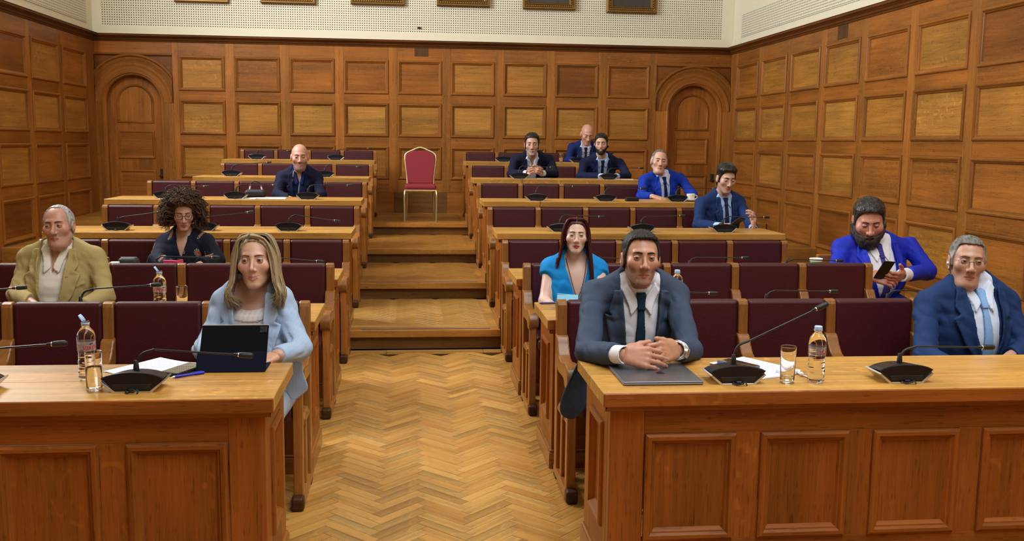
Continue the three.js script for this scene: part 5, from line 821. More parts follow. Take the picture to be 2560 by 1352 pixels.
{ const t = thing('earbud_case', 'white earphone case and buds lying at the edge of the printed sheets', 'earphones', [1.425, 0.7602, -3.41], 0.4); const w = flat(0.86, 0.87, 0.90, 0.25); mesh('case', new RoundedBoxGeometry(0.045, 0.021, 0.055, 4, 0.010).translate(-0.02, 0.0105, -0.02), w, t); for (const [x, z] of [[0.02, 0.0], [0.012, 0.035]]) { mesh('earbud', merge([new THREE.SphereGeometry(0.0085, 14, 10).translate(x, 0.0086, z), new THREE.CapsuleGeometry(0.0032, 0.02, 4, 8).rotateX(Math.PI / 2).translate(x + 0.004, 0.0036, z + 0.014)]), w, t); } }
{ const b = thing('handbag', 'small black handbag with red and white handles by the striped shirt', 'handbag', [-1.47, 1.074, -9.27]); const k = flat(0.008, 0.008, 0.012, 0.6); mesh('bag_body', (() => { const g = new RoundedBoxGeometry(0.20, 0.075, 0.10, 4, 0.03), p = g.attributes.position; for (let i = 0; i < p.count; i++) p.setX(i, p.getX(i) * (1 - 2.2 * Math.max(0, p.getY(i)))); g.computeVertexNormals(); return g.translate(0, 0.0375, 0); })(), k, b); mesh('handle', tube([[-0.055, 0.06, 0], [-0.050, 0.105, 0], [-0.03, 0.142, 0], [0.005, 0.150, 0], [0.04, 0.135, 0], [0.055, 0.100, 0], [0.062, 0.06, 0]], 0.0055, 30, 8), k, b); for (const [p0, p1] of [[[-0.0545, 0.075, 0], [-0.042, 0.125, 0]], [[0.060, 0.075, 0], [0.050, 0.118, 0]]]) { mesh('handle_wrap', tube([p0, vmix(p0, p1, 0.5), vmix(p0, p1, 0.6)], 0.0072, 6, 8), flat(0.80, 0.78, 0.78, 0.5), b); mesh('handle_wrap', tube([vmix(p0, p1, 0.55), vmix(p0, p1, 0.8), p1], 0.0070, 6, 8), flat(0.5, 0.06, 0.07, 0.5), b); } }
{ const b = thing('black_pouch', 'black pouch and white box beside the tumbler, next to the embroidered blouse', 'pouch', [-1.80, 0.76, -6.30]); mesh('pouch_body', new RoundedBoxGeometry(0.13, 0.10, 0.08, 4, 0.03).translate(0, 0.05, 0), flat(0.010, 0.012, 0.016, 0.6), b); mesh('zip', cbox(-0.05, 0.05, 0.099, 0.102, -0.003, 0.003, 'x', 0.001), silver, b); }
{ const b = mesh('white_box', new RoundedBoxGeometry(0.05, 0.088, 0.04, 2, 0.004).translate(0, 0.044, 0), plainPaper); b.position.set(-1.845, 0.76, -6.16); b.userData = { label: 'small white carton between the tumbler and the black pouch', category: 'carton' }; }
{ const b = thing('spectacle_case', 'black spectacle case beside the person in royal blue', 'case', [2.10, 1.074, -9.06], 0.1); mesh('lower_shell', new RoundedBoxGeometry(0.13, 0.022, 0.055, 4, 0.010).translate(0, 0.011, 0), blackPl, b); mesh('lid', new RoundedBoxGeometry(0.13, 0.022, 0.055, 4, 0.010).translate(0, 0.027, -0.002), blackPl, b); }
// joints of the seated people, in metres
const BODY = {
  p1: {base: [0.957, 0, -4.14], neck: [0.957, 0.997, -3.96], head: [0.956, 1.135, -3.93], sl: [1.129, 0.978, -4.0], sr: [0.772, 0.983, -4.0], el: [1.112, 0.789, -3.7], er: [0.697, 0.787, -3.7], wl: [1.012, 0.832, -3.53], wr: [0.792, 0.828, -3.475], pelvis: [0.957, 0.54, -4.14], hs: 0.955},
  p2: {base: [-0.668, 0, -4.2], neck: [-0.668, 0.975, -4.05], head: [-0.641, 1.112, -4.02], sl: [-0.554, 0.946, -4.1], sr: [-0.78, 0.942, -4.1], el: [-0.457, 0.76, -3.95], er: [-0.842, 0.764, -3.95], wl: [-0.531, 0.773, -3.76], wr: [-0.772, 0.776, -3.76], pelvis: [-0.668, 0.54, -4.2], hs: 0.93},
  p3: {base: [2.599, 0, -4.28], neck: [2.599, 0.965, -4.18], head: [2.562, 1.091, -4.18], sl: [2.788, 0.909, -4.22], sr: [2.399, 0.888, -4.22], el: [2.823, 0.695, -4.1], er: [2.299, 0.685, -4.02], wl: [2.54, 0.684, -3.84], wr: [2.371, 0.655, -3.8], pelvis: [2.599, 0.54, -4.28], hs: 0.973},
  p4: {base: [3.292, 0, -6.7], neck: [3.292, 0.944, -6.55], head: [3.207, 1.1, -6.47], sl: [3.586, 0.916, -6.6], sr: [3.097, 0.886, -6.6], el: [3.628, 0.749, -6.4], er: [2.95, 0.733, -6.4], wl: [3.316, 0.755, -6.16], wr: [3.094, 0.749, -6.16], pelvis: [3.292, 0.54, -6.7], hs: 1.218},
  p5: {base: [0.968, 0, -5.68], neck: [0.968, 0.92, -5.62], head: [0.961, 1.073, -5.57], sl: [1.115, 0.866, -5.66], sr: [0.825, 0.876, -5.66], el: [1.114, 0.71, -5.45], er: [0.779, 0.69, -5.55], wl: [0.974, 0.695, -5.2], wr: [0.797, 0.693, -5.22], pelvis: [0.968, 0.54, -5.68], hs: 0.865},
  p6: {base: [-1.986, 0, -5.7], neck: [-1.986, 0.975, -5.62], head: [-1.965, 1.119, -5.58], sl: [-1.796, 0.943, -5.66], sr: [-2.155, 0.929, -5.66], el: [-1.707, 0.741, -5.5], er: [-2.172, 0.739, -5.5], wl: [-1.743, 0.721, -5.2], wr: [-1.955, 0.722, -5.2], pelvis: [-1.986, 0.54, -5.7], hs: 0.962},
  p7: {base: [-1.623, 0, -7.12], neck: [-1.623, 0.92, -7.02], head: [-1.602, 1.091, -6.95], sl: [-1.472, 0.876, -7.06], sr: [-1.756, 0.87, -7.06], el: [-1.366, 0.774, -6.85], er: [-1.768, 0.769, -6.85], wl: [-1.437, 0.764, -6.62], wr: [-1.616, 0.764, -6.62], pelvis: [-1.623, 0.54, -7.12], hs: 0.944},
  p8: {base: [2.791, 0.157, -8.58], neck: [2.791, 1.147, -8.45], head: [2.794, 1.319, -8.38], sl: [2.966, 1.104, -8.52], sr: [2.592, 1.095, -8.45], el: [2.98, 0.923, -8.2], er: [2.517, 0.917, -8.25], wl: [2.912, 0.909, -7.95], wr: [2.615, 0.929, -7.95], pelvis: [2.791, 0.697, -8.58], hs: 1.021},
  p9: {base: [2.622, 0.314, -10.08], neck: [2.622, 1.279, -9.95], head: [2.573, 1.439, -9.9], sl: [2.831, 1.271, -10.0], sr: [2.43, 1.223, -9.95], el: [2.918, 1.096, -9.8], er: [2.36, 1.086, -9.75], wl: [2.787, 1.046, -9.45], wr: [2.402, 1.099, -9.45], pelvis: [2.622, 0.854, -10.08], hs: 1.028},
  p10: {base: [1.399, 0.465, -11.58], neck: [1.399, 1.441, -11.25], head: [1.384, 1.595, -11.15], sl: [1.613, 1.438, -11.32], sr: [1.209, 1.434, -11.32], el: [1.646, 1.266, -11.1], er: [1.141, 1.262, -11.1], wl: [1.466, 1.276, -10.88], wr: [1.301, 1.275, -10.88], pelvis: [1.399, 1.005, -11.58], hs: 1.067},
  p11: {base: [2.243, 0.465, -11.6], neck: [2.243, 1.436, -11.3], head: [2.213, 1.61, -11.22], sl: [2.479, 1.399, -11.38], sr: [2.051, 1.394, -11.38], el: [2.508, 1.246, -11.1], er: [1.957, 1.242, -11.1], wl: [2.332, 1.247, -10.9], wr: [2.173, 1.246, -10.9], pelvis: [2.243, 1.005, -11.6], hs: 1.006},
  p12: {base: [2.299, 0.617, -13.0], neck: [2.299, 1.575, -12.75], head: [2.306, 1.738, -12.66], sl: [2.493, 1.572, -12.8], sr: [2.134, 1.578, -12.8], el: [2.517, 1.405, -12.6], er: [2.046, 1.4, -12.6], wl: [2.383, 1.387, -12.4], wr: [2.198, 1.385, -12.4], pelvis: [2.299, 1.157, -13.0], hs: 1.069},
  p13: {base: [-1.127, 0.314, -10.08], neck: [-1.127, 1.289, -9.85], head: [-1.112, 1.446, -9.78], sl: [-0.96, 1.256, -9.92], sr: [-1.31, 1.253, -9.92], el: [-0.898, 1.079, -9.7], er: [-1.331, 1.076, -9.7], wl: [-0.979, 1.051, -9.42], wr: [-1.158, 1.05, -9.42], pelvis: [-1.127, 0.854, -10.08], hs: 1.057},
};
// ---------------------------------------------------------------- the thirteen people
const dots = (bg, fg, r, per) => { const t = tex(64, 64, (u, v) => (Math.hypot(u - 0.25, v - 0.25) < r || Math.hypot(u - 0.75, v - 0.75) < r ? fg : bg)); t.repeat.set(1 / per, 1 / per); return t; };
const stripes = (bg, fg, duty, per) => { const t = tex(64, 16, (u) => { const k = smooth(0.5 - duty, 0.5, u) * smooth(0.5 + duty, 0.5, u); return bg.map((v, i) => lerp(v, fg[i], k)); }); t.repeat.set(1 / per, 4); return t; };
const pat = (map, rough = 0.7) => new THREE.MeshPhysicalMaterial({ map, roughness: rough, specularIntensity: 0.35, bumpMap: weave, bumpScale: 0.0004 });
const white = cloth(0.74, 0.77, 0.84, { rough: 0.7, sheen: 0.1 }), sky = cloth(0.38, 0.55, 0.85, { rough: 0.7, sheen: 0.1 }), cream = cloth(0.70, 0.66, 0.58, { rough: 0.75, sheen: 0.1 });
const SK = { olive: [0.50, 0.255, 0.160], fair: [0.60, 0.355, 0.250], pale: [0.66, 0.44, 0.345], red: [0.56, 0.250, 0.175], tan: [0.46, 0.225, 0.140] };
const both = (o) => ({ ...o });
// 1 man in grey-blue suit, hands clasped over the laptop
const p1 = makePerson({ ...BODY.p1, label: 'person in grey-blue suit and dark tie with hands clasped on a laptop', knee: 0.50, cell: 0.0062, hcell: 0.0029, handCell: 0.0033, hairCell: 0.0026, skin: SK.olive, trap: 0.018, hy: 0.20, hp: -0.10, hr: -0.03, gaze: [-0.12, 0.0], open: [0.20, 0.24],
  build: { jaw: 1.06, nose: 1.10, w: 1.03 }, stubble: { a: 0.55, c: [0.10, 0.07, 0.06] }, browR: 0.0036,
  hair: { c: [0.012, 0.0105, 0.0105], rough: 0.58, cap: { side: 0.005, top: 0.012, quiff: 0.009, sweep: 0.4, line: 0.088, strand: 0.0026, temple: 0.014 }, grey: { a: 0.22, c: [0.10, 0.10, 0.105], y0: 0.065, y1: 0.0 } },
  outfit: { scell: 0.0038, jacket: cloth(0.042, 0.062, 0.108, { rough: 0.7 }), shirt: white, tie: pat(dots([0.008, 0.028, 0.052], [0.016, 0.05, 0.08], 0.10, 0.008)), peak: true, lw: 0.074, vw: 0.086, vy: -0.36, vgap: 0.050, vgap2: 0.07, cut: 0.80, cuff: 0.012, hem: -0.10, tieW: 0.040 },
  hands: [{ w: BODY.p1.wr, dir: [0.96, -0.10, 0.16], back: [0.05, 0.42, 0.90], side: -1, curl: [0.30, 0.33, 0.36, 0.40], thumb: [0.55, -0.15], s: 1.06 }, { w: BODY.p1.wl, dir: [-0.80, 0.02, 0.48], back: [0.48, 0.34, 0.78], side: 1, curl: [0.62, 0.66, 0.70, 0.74], thumb: [0.35, 0.10], s: 1.04 }] });
{ // wrist watch
  const J = p1.jl, f = p1.tf, d = vnorm(vsub(J.w, J.e)), c = vsub(J.w, vmul(d, -0.004)), up = vnorm(vsub([0.2, 0.4, 0.9], vmul(d, vdot([0.2, 0.4, 0.9], d)))), sd = vcross(d, up), ring = []; for (let i = 0; i < 20; i++) { const a = i / 20 * 2 * Math.PI; ring.push(f.p(vadd(c, vadd(vmul(up, 0.0335 * Math.cos(a)), vmul(sd, 0.0335 * Math.sin(a)))))); }
  mesh('watch_bracelet', tube(ring, 0.0065, 40, 8, true), flat(0.62, 0.63, 0.65, 0.25, 1), p1.g);
  const m = mesh('watch_case', merge([new THREE.CylinderGeometry(0.0195, 0.0205, 0.010, 28), new THREE.TorusGeometry(0.018, 0.0028, 8, 28).rotateX(Math.PI / 2).translate(0, 0.005, 0)]), flat(0.62, 0.63, 0.65, 0.22, 1), p1.g), P = f.p(vadd(c, vmul(up, 0.038))); m.position.set(...P); m.quaternion.setFromUnitVectors(new THREE.Vector3(0, 1, 0), new THREE.Vector3(...f.v(up)));
  mesh('watch_dial', new THREE.CylinderGeometry(0.0155, 0.0155, 0.0015, 28).translate(0, 0.0058, 0), flat(0.02, 0.022, 0.03, 0.15), m);
}
// 2 woman in pale blue blazer
const blondeStrands = () => {
  const L = [], r = rng(5);
  for (let i = 0; i < 950; i++) {
    const s = r() < 0.5 ? -1 : 1, t = r(), z0 = lerp(0.060, -0.095, t ** 0.8), front = t < 0.16, k = r(), out = 0.006 + 0.020 * k, wv = 0.010 * (r() - 0.5), px = -0.018;
    const zz = front ? lerp(0.062, 0.034, t / 0.16) : lerp(0.030, -0.085, (t - 0.16) / 0.84), w = Math.sqrt(Math.max(0.1, 1 - (zz / 0.118) ** 2)), bx = (0.074 * w + out), tip = -0.150 - 0.045 * r() - (front ? 0 : 0.02), col = vmul([1, 1, 1], 0.75 + 0.5 * r()).map((v, q) => v * (q === 2 ? 0.9 + 0.2 * r() : 1));
    const top = [px + s * 0.004, 0.120 + 0.008 * k - 0.25 * Math.max(0, Math.abs(z0 + 0.01) - 0.03), z0];
    const mid = front ? [s * (s > 0 ? 0.052 : 0.058), 0.088 + out * 0.5, 0.066 + out * 0.3] : [s * 0.050 * w + s * out * 0.5, 0.112 + out * 0.3 - 0.3 * Math.max(0, Math.abs(zz) - 0.04), lerp(z0, zz, 0.5) * 0.98];
    L.push({ pts: [top, mid, [s * (bx + (front ? -0.004 : 0.004)), 0.035, zz + (front ? 0.004 : 0)], [s * (bx + 0.008), -0.040, zz + 0.004 + wv], [s * (bx + 0.018 - (front ? 0.006 : 0)), -0.085, zz + 0.012 - wv], [s * (bx + 0.030 + wv), (-0.085 + tip) / 2 - 0.01, zz + 0.026 + wv], [s * (bx + 0.004 + 0.9 * wv + 0.022 * Math.sin(9 * k + 5 * t)), tip, zz + 0.018 - 0.5 * wv]], r0: 0.0027, r1: 0.0007, col, n: 18, flat: 0.6 });
  } return L;
};
const p2 = makePerson({ ...BODY.p2, label: 'person in pale blue blazer and white top sitting behind a tablet', knee: 0.50, kx: -0.06, cell: 0.0064, hcell: 0.0029, skin: SK.fair, hy: -0.20, hp: -0.12, hr: 0.03, gaze: [-0.10, 0.0], open: [0.32, 0.28], makeup: true, lip: [0.46, 0.17, 0.14],
  build: { female: true, jaw: 0.92, nose: 0.86, w: 1.0, smile: 2.4 }, neckR: 0.046, bust: 1, arm: 0.9, brow: [0.10, 0.06, 0.035], browR: 0.0024,
  hair: { c: [0.30, 0.225, 0.130], rough: 0.36, cap: { side: 0.007, top: 0.006, line: 0.096, strand: 0.002, burn: 0.03, nape: -0.09 }, strands: blondeStrands },
  outfit: { jacket: pat(stripes([0.385, 0.515, 0.71], [0.345, 0.475, 0.69], 0.16, 0.013), 0.75), shirt: pat(stripes([0.78, 0.74, 0.72], [0.70, 0.66, 0.65], 0.3, 0.02)), tee: true, scell: 0.0042, lw: 0.066, vw: 0.070, vy: -0.30, vgap: 0.022, vgap2: 0.03, cut: 0.92, sleeve: 0.88, hem: -0.14, trousers: cloth(0.40, 0.53, 0.72) },
  hands: [{ w: BODY.p2.wl, dir: [-0.7, -0.15, 0.6], back: [0, 1, 0.2], side: 1, s: 0.9 }, { w: BODY.p2.wr, dir: [0.5, -0.15, 0.7], back: [0, 1, 0.2], side: -1, s: 0.9 }] });
// 3 man with spectacles
const p3 = makePerson({ ...BODY.p3, label: 'person in navy suit, pale blue tie and rimless spectacles', knee: 0.50, kx: 0.03, cell: 0.0064, hcell: 0.0030, skin: [0.50, 0.270, 0.180], trap: 0.01, hy: 0.22, hp: -0.06, hr: -0.06, gaze: [0.15, 0.0], open: [0.20, 0.22],
  build: { jaw: 0.98, nose: 1.10, fat: 0.05 }, belly: 0.5, bulk: 1.06, brow: [0.10, 0.08, 0.06], browR: 0.0032, stubble: { a: 0.18, c: [0.2, 0.17, 0.15] },
  hair: { c: [0.13, 0.120, 0.105], rough: 0.5, cap: { side: 0.005, top: 0.009, quiff: 0.003, line: 0.088, strand: 0.0026, temple: 0.016 }, grey: { a: 0.75, c: [0.42, 0.42, 0.43], y0: 0.085, y1: 0.02 } },
  outfit: { jacket: cloth(0.012, 0.036, 0.120, { rough: 0.75 }), shirt: cloth(0.66, 0.76, 0.92, { rough: 0.7, sheen: 0.1 }), tie: pat(stripes([0.20, 0.40, 0.75], [0.30, 0.52, 0.85], 0.25, 0.006)), lw: 0.066, vw: 0.084, vy: -0.34, vgap: 0.075, vgap2: 0.10, vx: 0.02, cut: 0.90, tieX: 0.03, tieW: 0.040, tieLen: -0.42, hem: -0.05 },
  hands: [{ w: BODY.p3.wl, dir: [-0.25, 0.05, 1], back: [0, 1, 0], side: 1, curl: [0.5, 0.55, 0.6, 0.6] }, { w: BODY.p3.wr, dir: [0.5, -0.1, 0.8], back: [0, 1, 0], side: -1 }] });
glasses(p3, { w: 0.0225, h: 0.0125, r: 0.0008, sq: 0.55 }, flat(0.30, 0.28, 0.26, 0.3, 0.9));
mesh('earbud', merge([new THREE.SphereGeometry(0.007, 12, 8), new THREE.CapsuleGeometry(0.003, 0.018, 4, 8).translate(0.002, -0.014, 0.004)]), flat(0.85, 0.85, 0.86, 0.3), p3.g).position.set(...p3.hx.p([-0.084, -0.012, 0.002]));
// 4 bearded man with phone
const p4 = makePerson({ ...BODY.p4, label: 'person in bright blue suit and dotted tie looking down at a held phone', knee: 0.48, cell: 0.0085, hcell: 0.0036, skin: SK.red, hy: 0.16, hp: 0.38, hr: 0.02, open: [-0.10, 0.20], gaze: [0, -0.5],
  build: { jaw: 1.12, w: 1.06, nose: 1.15, fat: 1 }, bulk: 1.42, belly: 1.3, arm: 1.25, neckR: 0.072,
  hair: { c: [0.026, 0.022, 0.020], rough: 0.36, cap: { side: 0.008, top: 0.018, quiff: 0.004, line: 0.084, strand: 0.003 }, grey: { a: 0.4, c: [0.14, 0.14, 0.15], y0: 0.05, y1: 0.0 } }, beard: { t: 0.016, long: 0.012, c: [0.030, 0.022, 0.019], grey: { a: 0.3, c: [0.13, 0.11, 0.10], y0: -0.10, y1: -0.07 } },
  outfit: { jacket: cloth(0.014, 0.030, 0.46, { rough: 0.6, sheen: 0.5 }), shirt: cloth(0.80, 0.80, 0.84, { sheen: 0.1 }), shirtFold: 0.004, tie: pat(dots([0.028, 0.026, 0.22], [0.22, 0.22, 0.55], 0.14, 0.012)), lw: 0.080, vw: 0.115, vy: -0.34, vgap: 0.15, vgap2: 0.22, cut: 0.84, cuff: 0.012, tieX: 0.03, tieW: 0.045, tieLen: -0.50, hem: -0.02, trousers: cloth(0.012, 0.022, 0.28) },
  hands: [{ w: BODY.p4.wl, dir: [-0.75, -0.10, 0.55], back: [0.30, -0.45, 0.75], side: 1, curl: [0.55, 0.55, 0.55, 0.55], thumb: [0.9, -0.2], s: 1.15 }, { w: BODY.p4.wr, dir: [0.8, -0.12, 0.45], back: [-0.2, 0.5, 0.8], side: -1, curl: [0.5, 0.55, 0.6, 0.6], thumb: [0.6, -0.3], s: 1.15 }] });
// 5 woman with long red hair
const redStrands = () => { const L = [], r = rng(15); for (let i = 0; i < 700; i++) { const s = r() < 0.5 ? -1 : 1, t = r(), z0 = lerp(0.070, -0.090, t), k = r(), out = 0.005 + 0.016 * k, zz = lerp(0.040, -0.088, t), w = Math.sqrt(Math.max(0.12, 1 - (zz / 0.118) ** 2)), bx = 0.075 * w + out, fw = s > 0 ? 0.030 : -0.020, tip = s > 0 ? -0.34 - 0.06 * r() : -0.17 - 0.06 * r(); L.push({ pts: [[s * 0.003, 0.122 + 0.006 * k - 0.25 * Math.max(0, Math.abs(z0 + 0.01) - 0.03), z0], [s * 0.050 * w + s * out * 0.5, 0.106 + out * 0.4 - 0.25 * Math.max(0, Math.abs(zz) - 0.04), lerp(z0, zz, 0.5)], [s * bx, 0.035, zz], [s * (bx + 0.008), -0.060, zz - 0.004 + 0.3 * fw], [s * (bx + 0.020), -0.140, zz + 0.6 * fw], [s * (bx + 0.030 + 0.01 * (r() - 0.5)), (tip - 0.14) / 2, zz + 0.9 * fw], [s * (bx + 0.034 + 0.02 * (r() - 0.5)), tip, zz + fw]], r0: 0.0032, r1: 0.0008, col: vmul([1, 1, 1], 0.6 + 0.7 * r()), n: 16, flat: 0.6 }); } return L; };
const p5 = makePerson({ ...BODY.p5, label: 'person in a turquoise sleeveless dress with a black pendant', knee: 0.47, cell: 0.0070, hcell: 0.0034, bare: true, skin: SK.pale, hy: 0.06, hp: -0.08, hr: -0.02, lip: [0.36, 0.035, 0.04], open: [0.20, 0.22], makeup: true,
  build: { female: true, jaw: 0.98, nose: 1.0, w: 0.98 }, neckR: 0.047, bust: 0.9, arm: 0.92, brow: [0.035, 0.018, 0.012], browR: 0.0020,
  hair: { c: [0.062, 0.010, 0.012], rough: 0.34, cap: { side: 0.008, top: 0.009, line: 0.088, strand: 0.002, burn: 0.03, nape: -0.09 }, strands: redStrands, grey: { a: 0.75, c: [0.22, 0.13, 0.19], y0: 0.078, y1: 0.112 } },
  outfit: { dress: cloth(0.008, 0.235, 0.62, { rough: 0.75, sheen: 0.5 }), dressV: [[-0.072, 0.12], [0.072, 0.12], [0.066, -0.02], [0.006, -0.215], [-0.004, -0.215], [-0.066, -0.02]], capSleeve: 0.22 }, hands: [{ w: BODY.p5.wl, dir: [-0.4, -0.1, 0.9], back: [0, 1, 0], side: 1, s: 0.9 }, { w: BODY.p5.wr, dir: [0.3, -0.1, 0.9], back: [0, 1, 0], side: -1, s: 0.9 }] });
{ const f = p5.tf, pts = []; for (let i = 0; i <= 24; i++) { const t = i / 24 * 2 - 1, y = 0.028 - 0.215 * (1 - Math.abs(t) ** 1.25), x = 0.062 * Math.sign(t) * Math.abs(t) ** 0.9; let z = 0.25; for (let k = 0; k < 40; k++) { const d = Math.min(p5.trunk(x, y, z), p5.neckF(x, y, z)) - 0.002; if (d < 0.0006) break; z -= d * 0.8; } pts.push(f.p([x, y, z])); }
  mesh('necklace', merge([tube(pts, 0.0020, 60, 6), new THREE.OctahedronGeometry(0.013, 1).scale(0.8, 1.1, 0.5).translate(...vadd(pts[12], [0, -0.012, 0.006]))]), flat(0.02, 0.02, 0.022, 0.3), p5.g);
  mesh('earring', tube(Array.from({ length: 12 }, (_, i) => { const a = i / 12 * 2 * Math.PI; return p5.hx.p([-0.084, -0.058 + 0.024 * Math.cos(a), 0.004 + 0.016 * Math.sin(a)]); }), 0.0012, 30, 5, true), flat(0.7, 0.6, 0.35, 0.3, 1), p5.g); }
// 6 man in yellow jacket
const p6 = makePerson({ ...BODY.p6, label: 'person in a mustard yellow jacket and open cream shirt', knee: 0.48, cell: 0.0072, hcell: 0.0036, skin: [0.50, 0.262, 0.180], hy: -0.34, hp: -0.04, hr: 0.06, gaze: [-0.2, -0.05], open: [0.12, 0.18],
  build: { jaw: 1.06, nose: 1.15, fat: 0.6 }, bulk: 1.10, belly: 0.7, brow: [0.05, 0.04, 0.035], browR: 0.0034, stubble: { a: 0.28, c: [0.3, 0.28, 0.27] },
  hair: { c: [0.34, 0.34, 0.345], rough: 0.55, cap: { side: 0.006, top: 0.0045, line: 0.104, strand: 0.0020, temple: 0.030, burn: 0.020 } },
  outfit: { jacket: cloth(0.37, 0.290, 0.120, { rough: 0.85 }), shirt: cream, shirtFold: 0.012, openCollar: -0.085, lw: 0.074, vw: 0.084, vy: -0.34, vgap: 0.085, vgap2: 0.10, cut: 0.92, hem: -0.05, trousers: cloth(0.08, 0.075, 0.06), pocket: [[0.085, -0.175], [0.165, -0.155], [0.165, -0.140], [0.085, -0.160]] },
  hands: [{ w: BODY.p6.wl, dir: [-0.5, -0.2, 0.8], back: [0, 1, 0], side: 1 }, { w: BODY.p6.wr, dir: [0.5, -0.2, 0.8], back: [0, 1, 0], side: -1 }] });
// 7 woman with curly hair
const curls = () => { const L = [], r = rng(25); for (let i = 0; i < 1750; i++) { const a = r() * 2 * Math.PI, u = 1 - 1.72 * r(), c = Math.sqrt(1 - u * u), n = [c * Math.cos(a), u, c * Math.sin(a)]; if (n[2] > 0.42 && u < 0.62 && Math.abs(n[0]) < 0.80) continue; if (u < -0.2 && n[2] > 0.35) continue; const p = [n[0] * 0.078, n[1] * 0.092 + 0.030, n[2] * 0.098 - 0.016]; if (p[2] > 0.045 && p[1] < 0.075) continue; const ln = 0.085 + 0.070 * r(), ph = r() * 6.3, rad = 0.007 + 0.007 * r(), e1 = vnorm(vcross(n, [0.3, 1, 0.2])), e2 = vcross(n, e1), pts = []; for (let k = 0; k <= 12; k++) { const t = k / 12, g2 = vadd(p, vadd(vmul(n, ln * t * (1 - 0.25 * t)), [n[0] * 0.012 * t, -0.040 * t * t * (0.6 + 0.6 * (1 - Math.abs(u))), 0])); pts.push(vadd(g2, vadd(vmul(e1, rad * Math.cos(ph + t * 13)), vmul(e2, rad * Math.sin(ph + t * 13))))); } if (pts.some((q2) => q2[2] > 0.080 && Math.abs(q2[0]) < 0.068 && q2[1] < 0.060)) continue; L.push({ pts, r0: 0.0034, r1: 0.0010, col: vmul([1, 1, 1], 0.5 + 0.9 * r()), n: 22, flat: 0.7 }); } return L; };
const embroid = (() => { const t = tex(256, 256, (u, v) => { const c = [0.010, 0.011, 0.024]; for (const [x, y, a, s] of [[0.25, 0.3, 0.9, 0.15], [0.74, 0.66, -0.9, 0.16], [0.66, 0.17, 1.3, 0.11], [0.22, 0.80, -0.5, 0.13]]) { const X = (u - x) * Math.cos(a) + (v - y) * Math.sin(a), Yy = -(u - x) * Math.sin(a) + (v - y) * Math.cos(a), e = (X / s) ** 2 + (Yy / (0.5 * s)) ** 2; if (e < 0.35) return [0.50, 0.090, 0.030]; if (e < 0.62 && (Math.floor((X + Yy) * 90) & 1)) return [0.55, 0.47, 0.27]; if (e < 1.15 && e > 0.8 && (Math.floor(Math.atan2(Yy, X) * 6) & 1)) return [0.55, 0.50, 0.34]; } return c; }); t.repeat.set(5.0, 5.0); return t; })();
const p7 = makePerson({ ...BODY.p7, label: 'person in embroidered black blouse and dark-rimmed glasses looking down', knee: 0.47, cell: 0.0080, hcell: 0.0038, skin: [0.52, 0.30, 0.22], hy: 0.02, hp: 0.22, hr: 0.0, open: [-0.15, 0.2], gaze: [0, -0.6], lip: [0.36, 0.12, 0.11],
  build: { female: true, jaw: 0.92, nose: 1.05, w: 0.95 }, neckR: 0.046, bust: 0.9, arm: 0.92, brow: [0.03, 0.02, 0.015], browR: 0.0022, hair: { c: [0.080, 0.042, 0.023], rough: 0.7, cap: { side: 0.016, top: 0.020, line: 0.076, strand: 0.006, burn: 0.030, nape: -0.10 }, strands: curls },
  outfit: { dress: pat(embroid, 0.85), dressName: 'blouse', dressV: [[-0.046, 0.12], [0.046, 0.12], [0.036, -0.01], [0.020, -0.055], [0.004, -0.105], [-0.004, -0.105], [-0.020, -0.055], [-0.036, -0.01]] }, bare: true,
  hands: [{ w: BODY.p7.wl, dir: [-0.7, -0.15, 0.6], back: [0, 1, 0.1], side: 1, s: 0.92, curl: [0.3, 0.3, 0.3, 0.3] }, { w: BODY.p7.wr, dir: [0.6, -0.15, 0.7], back: [0, 1, 0.1], side: -1, s: 0.92, curl: [0.3, 0.3, 0.3, 0.3] }] });
glasses(p7, { w: 0.0235, h: 0.0165, r: 0.0019, sq: 0.6 }, flat(0.025, 0.008, 0.010, 0.3));
// 8 young man with phone and raised hand
const p8 = makePerson({ ...BODY.p8, label: 'person in navy suit holding a phone, other hand raised', knee: 0.50, cell: 0.0085, hcell: 0.0040, skin: [0.56, 0.330, 0.240], hy: 0.40, hp: 0.24, hr: -0.04, open: [-0.05, 0.2], gaze: [0.1, -0.5],
  build: { jaw: 1.0, w: 0.97 }, stubble: { a: 0.25, c: [0.12, 0.09, 0.08] }, hair: { c: [0.016, 0.013, 0.012], rough: 0.36, cap: { side: 0.006, top: 0.024, quiff: 0.012, line: 0.080, strand: 0.003 } },
  outfit: { jacket: cloth(0.012, 0.032, 0.115), shirt: sky, tie: pat(dots([0.010, 0.014, 0.060], [0.16, 0.20, 0.35], 0.10, 0.016)), vw: 0.062, vy: -0.36, vgap: 0.03, vgap2: 0.06, cut: 0.84, cuff: 0.012, hem: -0.05 },
  hands: [{ w: BODY.p8.wl, dir: [-0.05, 0.92, 0.35], back: [0.9, 0.0, 0.35], side: 1, curl: [0.55, 0.60, 0.65, 0.70], thumb: [0.6, -0.5], s: 1.12 }, { w: BODY.p8.wr, dir: [0.85, -0.28, 0.40], back: [-0.1, 0.7, 0.7], side: -1, curl: [0.35, 0.4, 0.4, 0.4], thumb: [0.5, 0.1], s: 1.12 }] });
